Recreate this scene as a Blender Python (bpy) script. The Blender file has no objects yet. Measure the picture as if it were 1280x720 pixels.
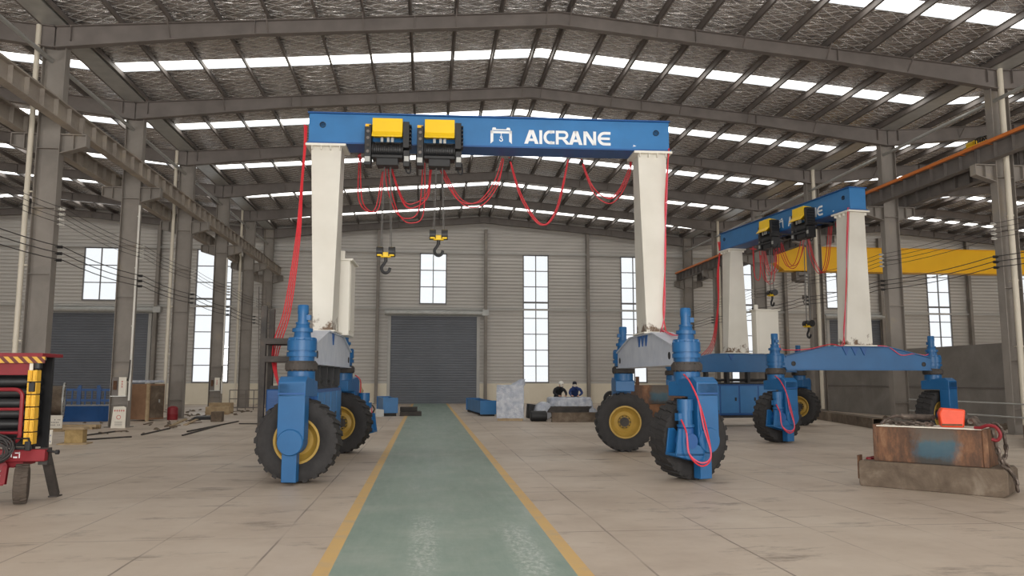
import bpy, math, random
from mathutils import Vector, Matrix, noise
random.seed(7)
PI = math.pi
SC = bpy.context.scene
COL = SC.collection

# ------------------------------------------------------------------ camera, world, lights, exposure
cam_data = bpy.data.cameras.new('camera')
cam = bpy.data.objects.new('camera', cam_data); COL.objects.link(cam)
cam_data.sensor_fit = 'HORIZONTAL'; cam_data.sensor_width = 36.0
cam_data.lens = 974.4 / 1280 * 36.0
cam_data.clip_end = 400
YAW, PITCH, ROLL = .1084, .1155, -.001
cam.matrix_world = (Matrix.Translation((0, 0, 1.6514)) @ Matrix.Rotation(-YAW, 4, 'Z') @
                    Matrix.Rotation(PI/2 + PITCH, 4, 'X') @ Matrix.Rotation(-ROLL, 4, 'Z'))
SC.camera = cam
SC.view_settings.view_transform = 'Standard'; SC.view_settings.look = 'None'
SC.view_settings.gamma = 1.0; SC.view_settings.use_curve_mapping = False
SC.view_settings.exposure = 0.0
world = bpy.data.worlds.new('sky'); SC.world = world; world.use_nodes = True
bg = world.node_tree.nodes['Background']
bg.inputs['Color'].default_value = (.93, .97, 1.0, 1); bg.inputs['Strength'].default_value = 1.15
SKYLIGHT = 4.2
def area(name, loc, rot, sx, sy, power, color):
    l = bpy.data.lights.new(name, 'AREA'); l.shape = 'RECTANGLE'; l.size = sx; l.size_y = sy
    l.energy = power; l.color = color
    o = bpy.data.objects.new(name, l); COL.objects.link(o); o.location = loc; o.rotation_euler = rot
    return o
# daylight entering by the open gate at the near end of the hall
area('gate_daylight', (1.0, -7.9, 3.6), (PI/2, 0, 0), 15, 7, 3000, (1, .97, .92))

area('east_fill_light', (31.5, -7.9, 3.1), (PI/2, 0, 0), 11, 6, 2600, (1, .97, .92))  # added unseen fill light to brighten the east aisle and its overhead crane
area('west_fill_light', (-24, -7.9, 3.1), (PI/2, 0, 0), 9, 6, 1700, (1, .97, .92))  # matching fill light added for the west aisle

# ------------------------------------------------------------------ materials
def new_mat(name):
    m = bpy.data.materials.new(name); m.use_nodes = True
    nt = m.node_tree; b = nt.nodes['Principled BSDF']
    return m, nt, b
def node(nt, t, **kw):
    n = nt.nodes.new(t)
    for k, v in kw.items():
        if k in n.inputs: n.inputs[k].default_value = v
        else: setattr(n, k, v)
    return n
def pos(nt):
    return nt.nodes.new('ShaderNodeNewGeometry').outputs['Position']
def objco(nt):
    return nt.nodes.new('ShaderNodeTexCoord').outputs['Object']
def ramp(nt, fac, stops):
    r = nt.nodes.new('ShaderNodeValToRGB'); e = r.color_ramp.elements
    while len(e) < len(stops): e.new(.5)
    for i, (p, c) in enumerate(stops):
        e[i].position = p; e[i].color = (*c, 1) if len(c) == 3 else c
    nt.links.new(fac, r.inputs['Fac']); return r.outputs['Color']
def srgb(r, g, b):
    f = lambda c: (c/255/12.92 if c/255 <= .04045 else ((c/255+.055)/1.055)**2.4)
    return (f(r), f(g), f(b))
def simple(name, c, rough=.5, metal=0., var=.12, scale=3., bump=0., bscale=40., spec=.5):
    m, nt, b = new_mat(name)
    co = objco(nt)
    n = node(nt, 'ShaderNodeTexNoise', Scale=scale, Detail=5.0); nt.links.new(co, n.inputs['Vector'])
    lo = tuple(x*(1-var) for x in c); hi = tuple(min(1, x*(1+var)) for x in c)
    nt.links.new(ramp(nt, n.outputs['Fac'], [(.3, lo), (.7, hi)]), b.inputs['Base Color'])
    b.inputs['Roughness'].default_value = rough; b.inputs['Metallic'].default_value = metal
    b.inputs['Specular IOR Level'].default_value = spec
    if bump:
        n2 = node(nt, 'ShaderNodeTexNoise', Scale=bscale, Detail=4.0); nt.links.new(co, n2.inputs['Vector'])
        bp = node(nt, 'ShaderNodeBump', Strength=bump, Distance=.02); nt.links.new(n2.outputs['Fac'], bp.inputs['Height'])
        nt.links.new(bp.outputs['Normal'], b.inputs['Normal'])
    return m
def patchy(name, stops, scale=2., rough=.8, metal=0., bump=.3, bscale=25.):
    m, nt, b = new_mat(name); co = objco(nt)
    n = node(nt, 'ShaderNodeTexNoise', Scale=scale, Detail=8.0, Roughness=.65, Distortion=.4); nt.links.new(co, n.inputs['Vector'])
    nt.links.new(ramp(nt, n.outputs['Fac'], stops), b.inputs['Base Color'])
    b.inputs['Roughness'].default_value = rough; b.inputs['Metallic'].default_value = metal
    n2 = node(nt, 'ShaderNodeTexNoise', Scale=bscale, Detail=5.0); nt.links.new(co, n2.inputs['Vector'])
    bp = node(nt, 'ShaderNodeBump', Strength=bump, Distance=.02); nt.links.new(n2.outputs['Fac'], bp.inputs['Height'])
    nt.links.new(bp.outputs['Normal'], b.inputs['Normal'])
    return m
def emis(name, c, s):
    m, nt, b = new_mat(name); nt.nodes.remove(b)
    e = node(nt, 'ShaderNodeEmission', Strength=s); e.inputs['Color'].default_value = (*c, 1)
    nt.links.new(e.outputs[0], nt.nodes['Material Output'].inputs['Surface']); return m

M = {}
M['steel'] = simple('grey_painted_steel', srgb(122, 116, 112), .6, 0, .12, 1.5)
M['steel_dark'] = simple('dark_grey_steel', srgb(116, 109, 105), .6, 0, .15, 2)
M['girder'] = patchy('weathered_girder_paint', [(.3, srgb(136, 127, 119)), (.55, srgb(158, 149, 139)), (.8, srgb(176, 161, 140))], 1.2, .7, 0, .1)
M['girderdark'] = patchy('grey_girder_paint', [(.3, srgb(98, 93, 90)), (.55, srgb(114, 108, 104)), (.8, srgb(128, 120, 112))], 1.2, .7, 0, .1)
M['column'] = patchy('column_paint', [(.3, srgb(124, 118, 112)), (.6, srgb(144, 137, 130)), (.85, srgb(168, 152, 126))], .7, .65, 0, .08)
M['cream'] = simple('cream_pvc', srgb(214, 206, 190), .5, 0, .05, 2)
M['zinc'] = simple('galvanised_steel', srgb(175, 175, 172), .4, .4, .1, 3)
M['white'] = simple('white_leg_paint', srgb(226, 222, 212), .5, 0, .03, 1.2, .04, 20)
M['silver'] = patchy('silver_primer', [(.3, srgb(176, 184, 200)), (.6, srgb(196, 202, 214)), (.85, srgb(210, 213, 218))], 2.5, .5, 0, .05)
M['blue'] = simple('blue_crane_paint', srgb(46, 114, 172), .42, 0, .1, 2)
M['blueshade'] = simple('blue_paint_shaded', srgb(28, 92, 144), .42, 0, .1, 2)  # same paint as the beam, its shade on the lower parts put into the colour
M['ochre'] = simple('ochre_plastic', srgb(222, 172, 52), .55, 0, .08, 5)
M['dustytyre'] = simple('dusty_tyre', srgb(84, 74, 66), .9, 0, .2, 10)
M['bluedk'] = simple('deep_blue_paint', srgb(24, 80, 142), .45, 0, .12, 3)
M['yellow'] = simple('yellow_cover', srgb(238, 196, 22), .45, 0, .04, 2)
M['craneyellow'] = simple('crane_yellow', srgb(255, 192, 24), .5, 0, .06, 1)
M['rimgold'] = simple('gold_rim_paint', srgb(170, 138, 62), .55, 0, .12, 5)
M['black'] = simple('black_enamel', srgb(34, 34, 36), .5, 0, .2, 6)
M['rubber'] = simple('tyre_rubber', srgb(46, 44, 44), .8, 0, .2, 8, .2, 30)
M['red'] = simple('red_cart_paint', srgb(128, 26, 36), .5, 0, .12, 4)
M['redcable'] = simple('red_cable', srgb(206, 40, 52), .5, 0, .05, 4)
M['pink'] = simple('pink_hose', srgb(214, 88, 110), .5, 0, .05, 4)
M['letter'] = simple('white_lettering', srgb(236, 238, 240), .5, 0, .02, 4)
M['rust'] = patchy('rusty_steel', [(.25, srgb(62, 46, 38)), (.5, srgb(98, 68, 48)), (.75, srgb(132, 94, 66))], 2.5, .85)
M['darkiron'] = patchy('dark_iron', [(.3, srgb(48, 46, 45)), (.6, srgb(72, 66, 62)), (.85, srgb(104, 90, 78))], 3, .75)
M['slab'] = patchy('weathered_slab_steel', [(.25, srgb(70, 58, 48)), (.55, srgb(108, 94, 80)), (.85, srgb(150, 138, 124))], 2.6, .85)
M['brownbox'] = patchy('brown_panel', [(.3, srgb(118, 88, 66)), (.6, srgb(146, 112, 86)), (.85, srgb(160, 128, 100))], 1.5, .8)
M['wood'] = patchy('bare_wood', [(.3, srgb(150, 128, 98)), (.6, srgb(182, 160, 128)), (.85, srgb(200, 182, 150))], 3, .8)
M['brick'] = patchy('yellow_brown_brick', [(.3, srgb(150, 126, 84)), (.6, srgb(182, 156, 108)), (.85, srgb(196, 172, 124))], 6, .85)
M['orange'] = simple('orange_hook_paint', srgb(226, 74, 36), .5, 0, .08, 6, .1)
M['chain'] = patchy('chain_steel', [(.3, srgb(66, 58, 54)), (.6, srgb(110, 98, 90)), (.85, srgb(150, 138, 128))], 8, .5, .5)
M['rope'] = simple('wire_rope', srgb(110, 108, 106), .4, .6, .1, 10)
M['wire'] = simple('dark_wire', srgb(56, 52, 52), .6, 0, .1, 10)
M['porcelain'] = simple('white_insulator', srgb(225, 222, 215), .3, 0, .03, 10)
M['shutter'] = simple('charcoal_shutter', srgb(112, 116, 124), .5, .1, .06, .8)
M['blocks'] = patchy('grey_blockwork', [(.3, srgb(122, 117, 112)), (.6, srgb(138, 133, 128)), (.85, srgb(154, 149, 143))], .9, .9)
M['creamwall'] = patchy('cream_render', [(.3, srgb(232, 222, 202)), (.6, srgb(242, 234, 216)), (.85, srgb(248, 241, 226))], .5, .85, 0, .05)
M['sheet'] = simple('grey_wall_sheet', srgb(198, 194, 189), .5, .1, .05, .35)
M['girt'] = simple('pale_girt', srgb(186, 184, 180), .5, 0, .05, 2)
M['frame'] = simple('window_frame', srgb(120, 118, 118), .5, .2, .05, 2)
M['plastic'] = None
M['hat'] = simple('white_helmet', srgb(238, 236, 230), .35, 0, .02, 3)
M['skin'] = simple('skin', srgb(196, 150, 126), .6, 0, .06, 8)
M['jacketblack'] = simple('black_jacket', srgb(38, 40, 44), .85, 0, .15, 8)
M['jacketblue'] = simple('blue_jacket', srgb(44, 66, 120), .85, 0, .15, 8)
M['trousers'] = simple('dark_trousers', srgb(40, 42, 52), .85, 0, .15, 8)
M['paper'] = simple('white_board', srgb(226, 220, 208), .7, 0, .04, 8)
M['redink'] = simple('red_ink', srgb(196, 52, 44), .7, 0, .05, 8)
M['blueink'] = simple('blue_ink', srgb(70, 96, 160), .7, 0, .05, 8)
M['orangerail'] = simple('orange_conductor', srgb(206, 112, 34), .5, 0, .06, 1)
M['yellowline'] = patchy('worn_yellow_line', [(.25, srgb(184, 162, 130)), (.5, srgb(206, 170, 112)), (.8, srgb(212, 174, 104))], 3, .6, 0, .02)
M['skylight'] = emis('daylit_roof_sheet', (1, .985, .93), SKYLIGHT)

def plastic():
    m, nt, b = new_mat('clear_wrap'); co = objco(nt)
    n = node(nt, 'ShaderNodeTexNoise', Scale=5.0, Detail=6.0); nt.links.new(co, n.inputs['Vector'])
    nt.links.new(ramp(nt, n.outputs['Fac'], [(.35, srgb(166, 173, 190)), (.65, srgb(206, 210, 218))]), b.inputs['Base Color'])
    b.inputs['Roughness'].default_value = .25
    n2 = node(nt, 'ShaderNodeTexNoise', Scale=9.0, Detail=5.0, Distortion=1.5); nt.links.new(co, n2.inputs['Vector'])
    bp = node(nt, 'ShaderNodeBump', Strength=.6, Distance=.05); nt.links.new(n2.outputs['Fac'], bp.inputs['Height'])
    nt.links.new(bp.outputs['Normal'], b.inputs['Normal'])
    return m
M['plastic'] = plastic()

def floor_mat():
    m, nt, b = new_mat('concrete_floor'); L = nt.links.new; p = pos(nt)
    n = node(nt, 'ShaderNodeTexNoise', Scale=.35, Detail=10.0, Roughness=.65); L(p, n.inputs['Vector'])
    base = ramp(nt, n.outputs['Fac'], [(.3, srgb(168, 152, 137)), (.5, srgb(188, 173, 158)), (.72, srgb(200, 187, 172))])
    # dark scuffs and spots
    mp = node(nt, 'ShaderNodeMapping'); mp.inputs['Scale'].default_value = (.8, 2.2, 1); L(p, mp.inputs['Vector'])
    n2 = node(nt, 'ShaderNodeTexNoise', Scale=.9, Detail=12.0, Roughness=.72); L(mp.outputs[0], n2.inputs['Vector'])
    spot = ramp(nt, n2.outputs['Fac'], [(.555, (0, 0, 0)), (.66, (.85, .85, .85))])
    mx = node(nt, 'ShaderNodeMix', data_type='RGBA'); L(spot, mx.inputs[0]); L(base, mx.inputs[6])
    mx.inputs[7].default_value = (*srgb(128, 115, 103), 1)
    # joints
    sp = node(nt, 'ShaderNodeSeparateXYZ'); 
    nw = node(nt, 'ShaderNodeTexNoise', Scale=.8, Detail=3.0); L(p, nw.inputs['Vector'])
    wob = node(nt, 'ShaderNodeVectorMath', operation='MULTIPLY_ADD'); L(nw.outputs['Color'], wob.inputs[0])
    wob.inputs[1].default_value = (.05, .05, 0); L(p, wob.inputs[2]); L(wob.outputs[0], sp.inputs[0])
    def joint(out, period, off, w):
        a = node(nt, 'ShaderNodeMath', operation='ADD'); L(out, a.inputs[0]); a.inputs[1].default_value = off
        d = node(nt, 'ShaderNodeMath', operation='PINGPONG'); L(a.outputs[0], d.inputs[0]); d.inputs[1].default_value = period/2
        c = node(nt, 'ShaderNodeMath', operation='LESS_THAN'); L(d.outputs[0], c.inputs[0]); c.inputs[1].default_value = w
        return c.outputs[0]
    j1 = joint(sp.outputs['X'], 1.15, .31, .011); j2 = joint(sp.outputs['Y'], 3.0, .4, .012)
    n3 = node(nt, 'ShaderNodeTexNoise', Scale=.5, Detail=4.0); L(p, n3.inputs['Vector'])
    fade = ramp(nt, n3.outputs['Fac'], [(.38, (.1, .1, .1)), (.62, (.9, .9, .9))])
    mxj = node(nt, 'ShaderNodeMath', operation='MAXIMUM'); L(j1, mxj.inputs[0]); L(j2, mxj.inputs[1])
    jf = node(nt, 'ShaderNodeMath', operation='MULTIPLY'); L(mxj.outputs[0], jf.inputs[0]); L(fade, jf.inputs[1])
    mx2 = node(nt, 'ShaderNodeMix', data_type='RGBA'); L(jf.outputs[0], mx2.inputs[0]); L(mx.outputs[2], mx2.inputs[6])
    mx2.inputs[7].default_value = (*srgb(112, 99, 88), 1)
    L(mx2.outputs[2], b.inputs['Base Color'])
    L(ramp(nt, n.outputs['Fac'], [(.3, (.62,)*3), (.7, (.42,)*3)]), b.inputs['Roughness'])
    bp = node(nt, 'ShaderNodeBump', Strength=.08, Distance=.02); L(n2.outputs['Fac'], bp.inputs['Height']); L(bp.outputs['Normal'], b.inputs['Normal'])
    return m
M['floor'] = floor_mat()

def aisle_mat():
    m, nt, b = new_mat('green_aisle_paint'); L = nt.links.new; p = pos(nt)
    n = node(nt, 'ShaderNodeTexNoise', Scale=.9, Detail=10.0, Roughness=.7); L(p, n.inputs['Vector'])
    c = ramp(nt, n.outputs['Fac'], [(.3, srgb(122, 142, 132)), (.5, srgb(134, 152, 141)), (.7, srgb(154, 165, 155))])
    mp = node(nt, 'ShaderNodeMapping'); mp.inputs['Scale'].default_value = (3.0, .5, 1); L(p, mp.inputs['Vector'])
    n2 = node(nt, 'ShaderNodeTexNoise', Scale=1.1, Detail=12.0, Roughness=.75); L(mp.outputs[0], n2.inputs['Vector'])
    s = ramp(nt, n2.outputs['Fac'], [(.60, (0, 0, 0)), (.74, (.8, .8, .8))])
    mx = node(nt, 'ShaderNodeMix', data_type='RGBA'); L(s, mx.inputs[0]); L(c, mx.inputs[6]); mx.inputs[7].default_value = (*srgb(176, 182, 174), 1)
    # floor glare painted into the colour as two pale patches, broken by scratches
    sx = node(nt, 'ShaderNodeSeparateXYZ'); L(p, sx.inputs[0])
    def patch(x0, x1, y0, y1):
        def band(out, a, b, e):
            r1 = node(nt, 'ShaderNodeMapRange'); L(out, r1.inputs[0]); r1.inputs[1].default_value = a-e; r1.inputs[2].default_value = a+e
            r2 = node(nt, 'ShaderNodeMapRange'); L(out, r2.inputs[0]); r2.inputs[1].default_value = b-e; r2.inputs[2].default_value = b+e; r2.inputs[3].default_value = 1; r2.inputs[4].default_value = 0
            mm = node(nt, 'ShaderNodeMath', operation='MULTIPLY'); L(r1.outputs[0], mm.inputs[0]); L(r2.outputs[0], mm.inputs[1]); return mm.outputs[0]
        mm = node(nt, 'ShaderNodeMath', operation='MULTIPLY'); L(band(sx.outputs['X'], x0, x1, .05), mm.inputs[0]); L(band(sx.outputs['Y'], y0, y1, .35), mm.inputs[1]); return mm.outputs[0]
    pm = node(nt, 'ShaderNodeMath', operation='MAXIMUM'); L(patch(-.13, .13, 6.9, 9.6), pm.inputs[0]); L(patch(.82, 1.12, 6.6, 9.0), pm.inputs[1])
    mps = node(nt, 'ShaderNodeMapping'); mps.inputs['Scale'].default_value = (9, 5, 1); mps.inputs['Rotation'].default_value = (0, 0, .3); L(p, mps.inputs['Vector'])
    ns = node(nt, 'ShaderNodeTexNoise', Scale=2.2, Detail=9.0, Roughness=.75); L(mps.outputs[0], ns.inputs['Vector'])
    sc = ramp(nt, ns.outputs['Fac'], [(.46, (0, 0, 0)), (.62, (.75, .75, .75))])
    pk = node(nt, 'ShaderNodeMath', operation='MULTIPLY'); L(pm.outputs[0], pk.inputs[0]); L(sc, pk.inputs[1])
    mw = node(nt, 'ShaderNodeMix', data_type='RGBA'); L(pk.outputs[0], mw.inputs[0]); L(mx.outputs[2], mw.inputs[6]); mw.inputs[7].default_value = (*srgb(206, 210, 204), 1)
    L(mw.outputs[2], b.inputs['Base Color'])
    L(ramp(nt, n2.outputs['Fac'], [(.35, (.5,)*3), (.65, (.3,)*3)]), b.inputs['Roughness'])
    return m
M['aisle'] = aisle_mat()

def foil_mat():
    m, nt, b = new_mat('roof_foil_blanket'); L = nt.links.new; p = pos(nt)
    nw = node(nt, 'ShaderNodeTexNoise', Scale=1.3, Detail=3.0); L(p, nw.inputs['Vector'])
    wob = node(nt, 'ShaderNodeVectorMath', operation='MULTIPLY_ADD'); L(nw.outputs['Color'], wob.inputs[0]); wob.inputs[1].default_value = (.14, .14, 0); L(p, wob.inputs[2])
    # diagonal white cord netting under the foil
    def diag(ang, per):
        mp = node(nt, 'ShaderNodeMapping'); L(wob.outputs[0], mp.inputs['Vector']); mp.inputs['Rotation'].default_value = (0, 0, math.radians(ang))
        q = node(nt, 'ShaderNodeSeparateXYZ'); L(mp.outputs[0], q.inputs[0])
        d = node(nt, 'ShaderNodeMath', operation='PINGPONG'); L(q.outputs['X'], d.inputs[0]); d.inputs[1].default_value = per
        c = node(nt, 'ShaderNodeMapRange'); L(d.outputs[0], c.inputs[0]); c.inputs[1].default_value = .004; c.inputs[2].default_value = .020
        c.inputs[3].default_value = 1; c.inputs[4].default_value = 0; return c.outputs[0]
    d1, d2 = diag(58, .15), diag(-58, .15)
    net = node(nt, 'ShaderNodeMath', operation='MAXIMUM'); L(d1, net.inputs[0]); L(d2, net.inputs[1])
    mx = node(nt, 'ShaderNodeMix', data_type='RGBA'); L(net.outputs[0], mx.inputs[0]); mx.inputs[6].default_value = (*srgb(205, 201, 199), 1); mx.inputs[7].default_value = (*srgb(245, 242, 240), 1)
    L(mx.outputs[2], b.inputs['Base Color'])
    mt = node(nt, 'ShaderNodeMath', operation='MULTIPLY_ADD'); L(net.outputs[0], mt.inputs[0]); mt.inputs[1].default_value = -.85; mt.inputs[2].default_value = .85; L(mt.outputs[0], b.inputs['Metallic'])
    b.inputs['Roughness'].default_value = .24
    mp = node(nt, 'ShaderNodeMapping'); mp.inputs['Scale'].default_value = (1.3, 4.2, 1); L(p, mp.inputs['Vector'])
    n2 = node(nt, 'ShaderNodeTexNoise', Scale=1.6, Detail=4.0, Roughness=.55, Distortion=1.0); L(mp.outputs[0], n2.inputs['Vector'])
    bp = node(nt, 'ShaderNodeBump', Strength=1.0, Distance=.22); L(n2.outputs['Fac'], bp.inputs['Height']); L(bp.outputs['Normal'], b.inputs['Normal'])
    return m
M['foil'] = foil_mat()

def glass_mat():
    m, nt, b = new_mat('window_glass'); nt.nodes.remove(b)
    t = node(nt, 'ShaderNodeBsdfTransparent'); g = node(nt, 'ShaderNodeBsdfGlossy', Roughness=.05)
    mix = node(nt, 'ShaderNodeMixShader', Fac=.06); nt.links.new(t.outputs[0], mix.inputs[1]); nt.links.new(g.outputs[0], mix.inputs[2])
    nt.links.new(mix.outputs[0], nt.nodes['Material Output'].inputs['Surface']); return m
M['glass'] = glass_mat()

def hazard_mat():
    m, nt, b = new_mat('hazard_stripes'); L = nt.links.new; co = objco(nt)
    s = node(nt, 'ShaderNodeSeparateXYZ'); L(co, s.inputs[0])
    a = node(nt, 'ShaderNodeMath', operation='ADD'); L(s.outputs['X'], a.inputs[0]); L(s.outputs['Z'], a.inputs[1])
    d = node(nt, 'ShaderNodeMath', operation='PINGPONG'); L(a.outputs[0], d.inputs[0]); d.inputs[1].default_value = .06
    c = node(nt, 'ShaderNodeMath', operation='GREATER_THAN'); L(d.outputs[0], c.inputs[0]); c.inputs[1].default_value = .03
    mx = node(nt, 'ShaderNodeMix', data_type='RGBA'); L(c.outputs[0], mx.inputs[0]); mx.inputs[6].default_value = (*srgb(206, 160, 62), 1); mx.inputs[7].default_value = (*srgb(96, 40, 34), 1)
    L(mx.outputs[2], b.inputs['Base Color']); b.inputs['Roughness'].default_value = .5
    return m
M['hazard'] = hazard_mat()

def weight_mat():
    # rusty block with a worn blue paint patch in the middle of its long faces
    m, nt, b = new_mat('rusty_block_with_blue_patch'); L = nt.links.new; co = objco(nt)
    mp = node(nt, 'ShaderNodeMapping'); mp.inputs['Scale'].default_value = (1.6, 1.6, .7); L(co, mp.inputs['Vector'])
    n = node(nt, 'ShaderNodeTexNoise', Scale=2.6, Detail=11.0, Roughness=.72); L(mp.outputs[0], n.inputs['Vector'])
    rust = ramp(nt, n.outputs['Fac'], [(.32, srgb(60, 46, 38)), (.48, srgb(92, 66, 50)), (.58, srgb(120, 84, 60)), (.72, srgb(146, 112, 84))])
    n3 = node(nt, 'ShaderNodeTexNoise', Scale=5.0, Detail=9.0, Roughness=.7); L(co, n3.inputs['Vector'])
    s = node(nt, 'ShaderNodeSeparateXYZ'); L(co, s.inputs[0])
    sb = node(nt, 'ShaderNodeMath', operation='SUBTRACT'); L(s.outputs['X'], sb.inputs[0]); sb.inputs[1].default_value = .09
    ax = node(nt, 'ShaderNodeMath', operation='ABSOLUTE'); L(sb.outputs[0], ax.inputs[0])
    nd = node(nt, 'ShaderNodeMath', operation='MULTIPLY_ADD'); L(n3.outputs['Fac'], nd.inputs[0]); nd.inputs[1].default_value = .45; L(ax.outputs[0], nd.inputs[2])
    inside = ramp(nt, nd.outputs[0], [(.42, (.9, .9, .9)), (.58, (0, 0, 0))])
    zn = node(nt, 'ShaderNodeMath', operation='MULTIPLY_ADD'); L(n3.outputs['Fac'], zn.inputs[0]); zn.inputs[1].default_value = .3; L(s.outputs['Z'], zn.inputs[2])
    zz = ramp(nt, zn.outputs[0], [(.20, srgb(62, 62, 60)), (.28, srgb(56, 88, 104)), (.44, srgb(66, 98, 112)), (.52, srgb(96, 92, 86)), (.7, srgb(88, 80, 73))])
    mx = node(nt, 'ShaderNodeMix', data_type='RGBA'); L(inside, mx.inputs[0]); L(rust, mx.inputs[6]); L(zz, mx.inputs[7])
    L(mx.outputs[2], b.inputs['Base Color']); b.inputs['Roughness'].default_value = .7
    bp = node(nt, 'ShaderNodeBump', Strength=.3, Distance=.01); L(n3.outputs['Fac'], bp.inputs['Height']); L(bp.outputs['Normal'], b.inputs['Normal'])
    return m
M['weight'] = weight_mat()
def leg_mat():
    # white box legs with scorched paint where they were welded to the lower beam
    m, nt, b = new_mat('white_leg_with_scorch'); L = nt.links.new; co = objco(nt)
    n0 = node(nt, 'ShaderNodeTexNoise', Scale=1.2, Detail=5.0); L(co, n0.inputs['Vector'])
    c = ramp(nt, n0.outputs['Fac'], [(.3, srgb(206, 202, 192)), (.7, srgb(220, 217, 208))])
    n = node(nt, 'ShaderNodeTexNoise', Scale=4.5, Detail=9.0, Roughness=.7); L(co, n.inputs['Vector'])
    s = node(nt, 'ShaderNodeSeparateXYZ'); L(co, s.inputs[0])
    mr = node(nt, 'ShaderNodeMapRange'); L(s.outputs['Z'], mr.inputs[0]); mr.inputs[1].default_value = 2.56; mr.inputs[2].default_value = 3.0; mr.inputs[3].default_value = .30; mr.inputs[4].default_value = 0
    ad = node(nt, 'ShaderNodeMath', operation='ADD'); L(n.outputs['Fac'], ad.inputs[0]); L(mr.outputs[0], ad.inputs[1])
    f = ramp(nt, ad.outputs[0], [(.70, (0, 0, 0)), (.80, (1, 1, 1))])
    mx = node(nt, 'ShaderNodeMix', data_type='RGBA'); L(f, mx.inputs[0]); L(c, mx.inputs[6]); mx.inputs[7].default_value = (*srgb(104, 82, 62), 1)
    L(mx.outputs[2], b.inputs['Base Color']); b.inputs['Roughness'].default_value = .5
    return m
M['legwhite'] = leg_mat()

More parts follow.
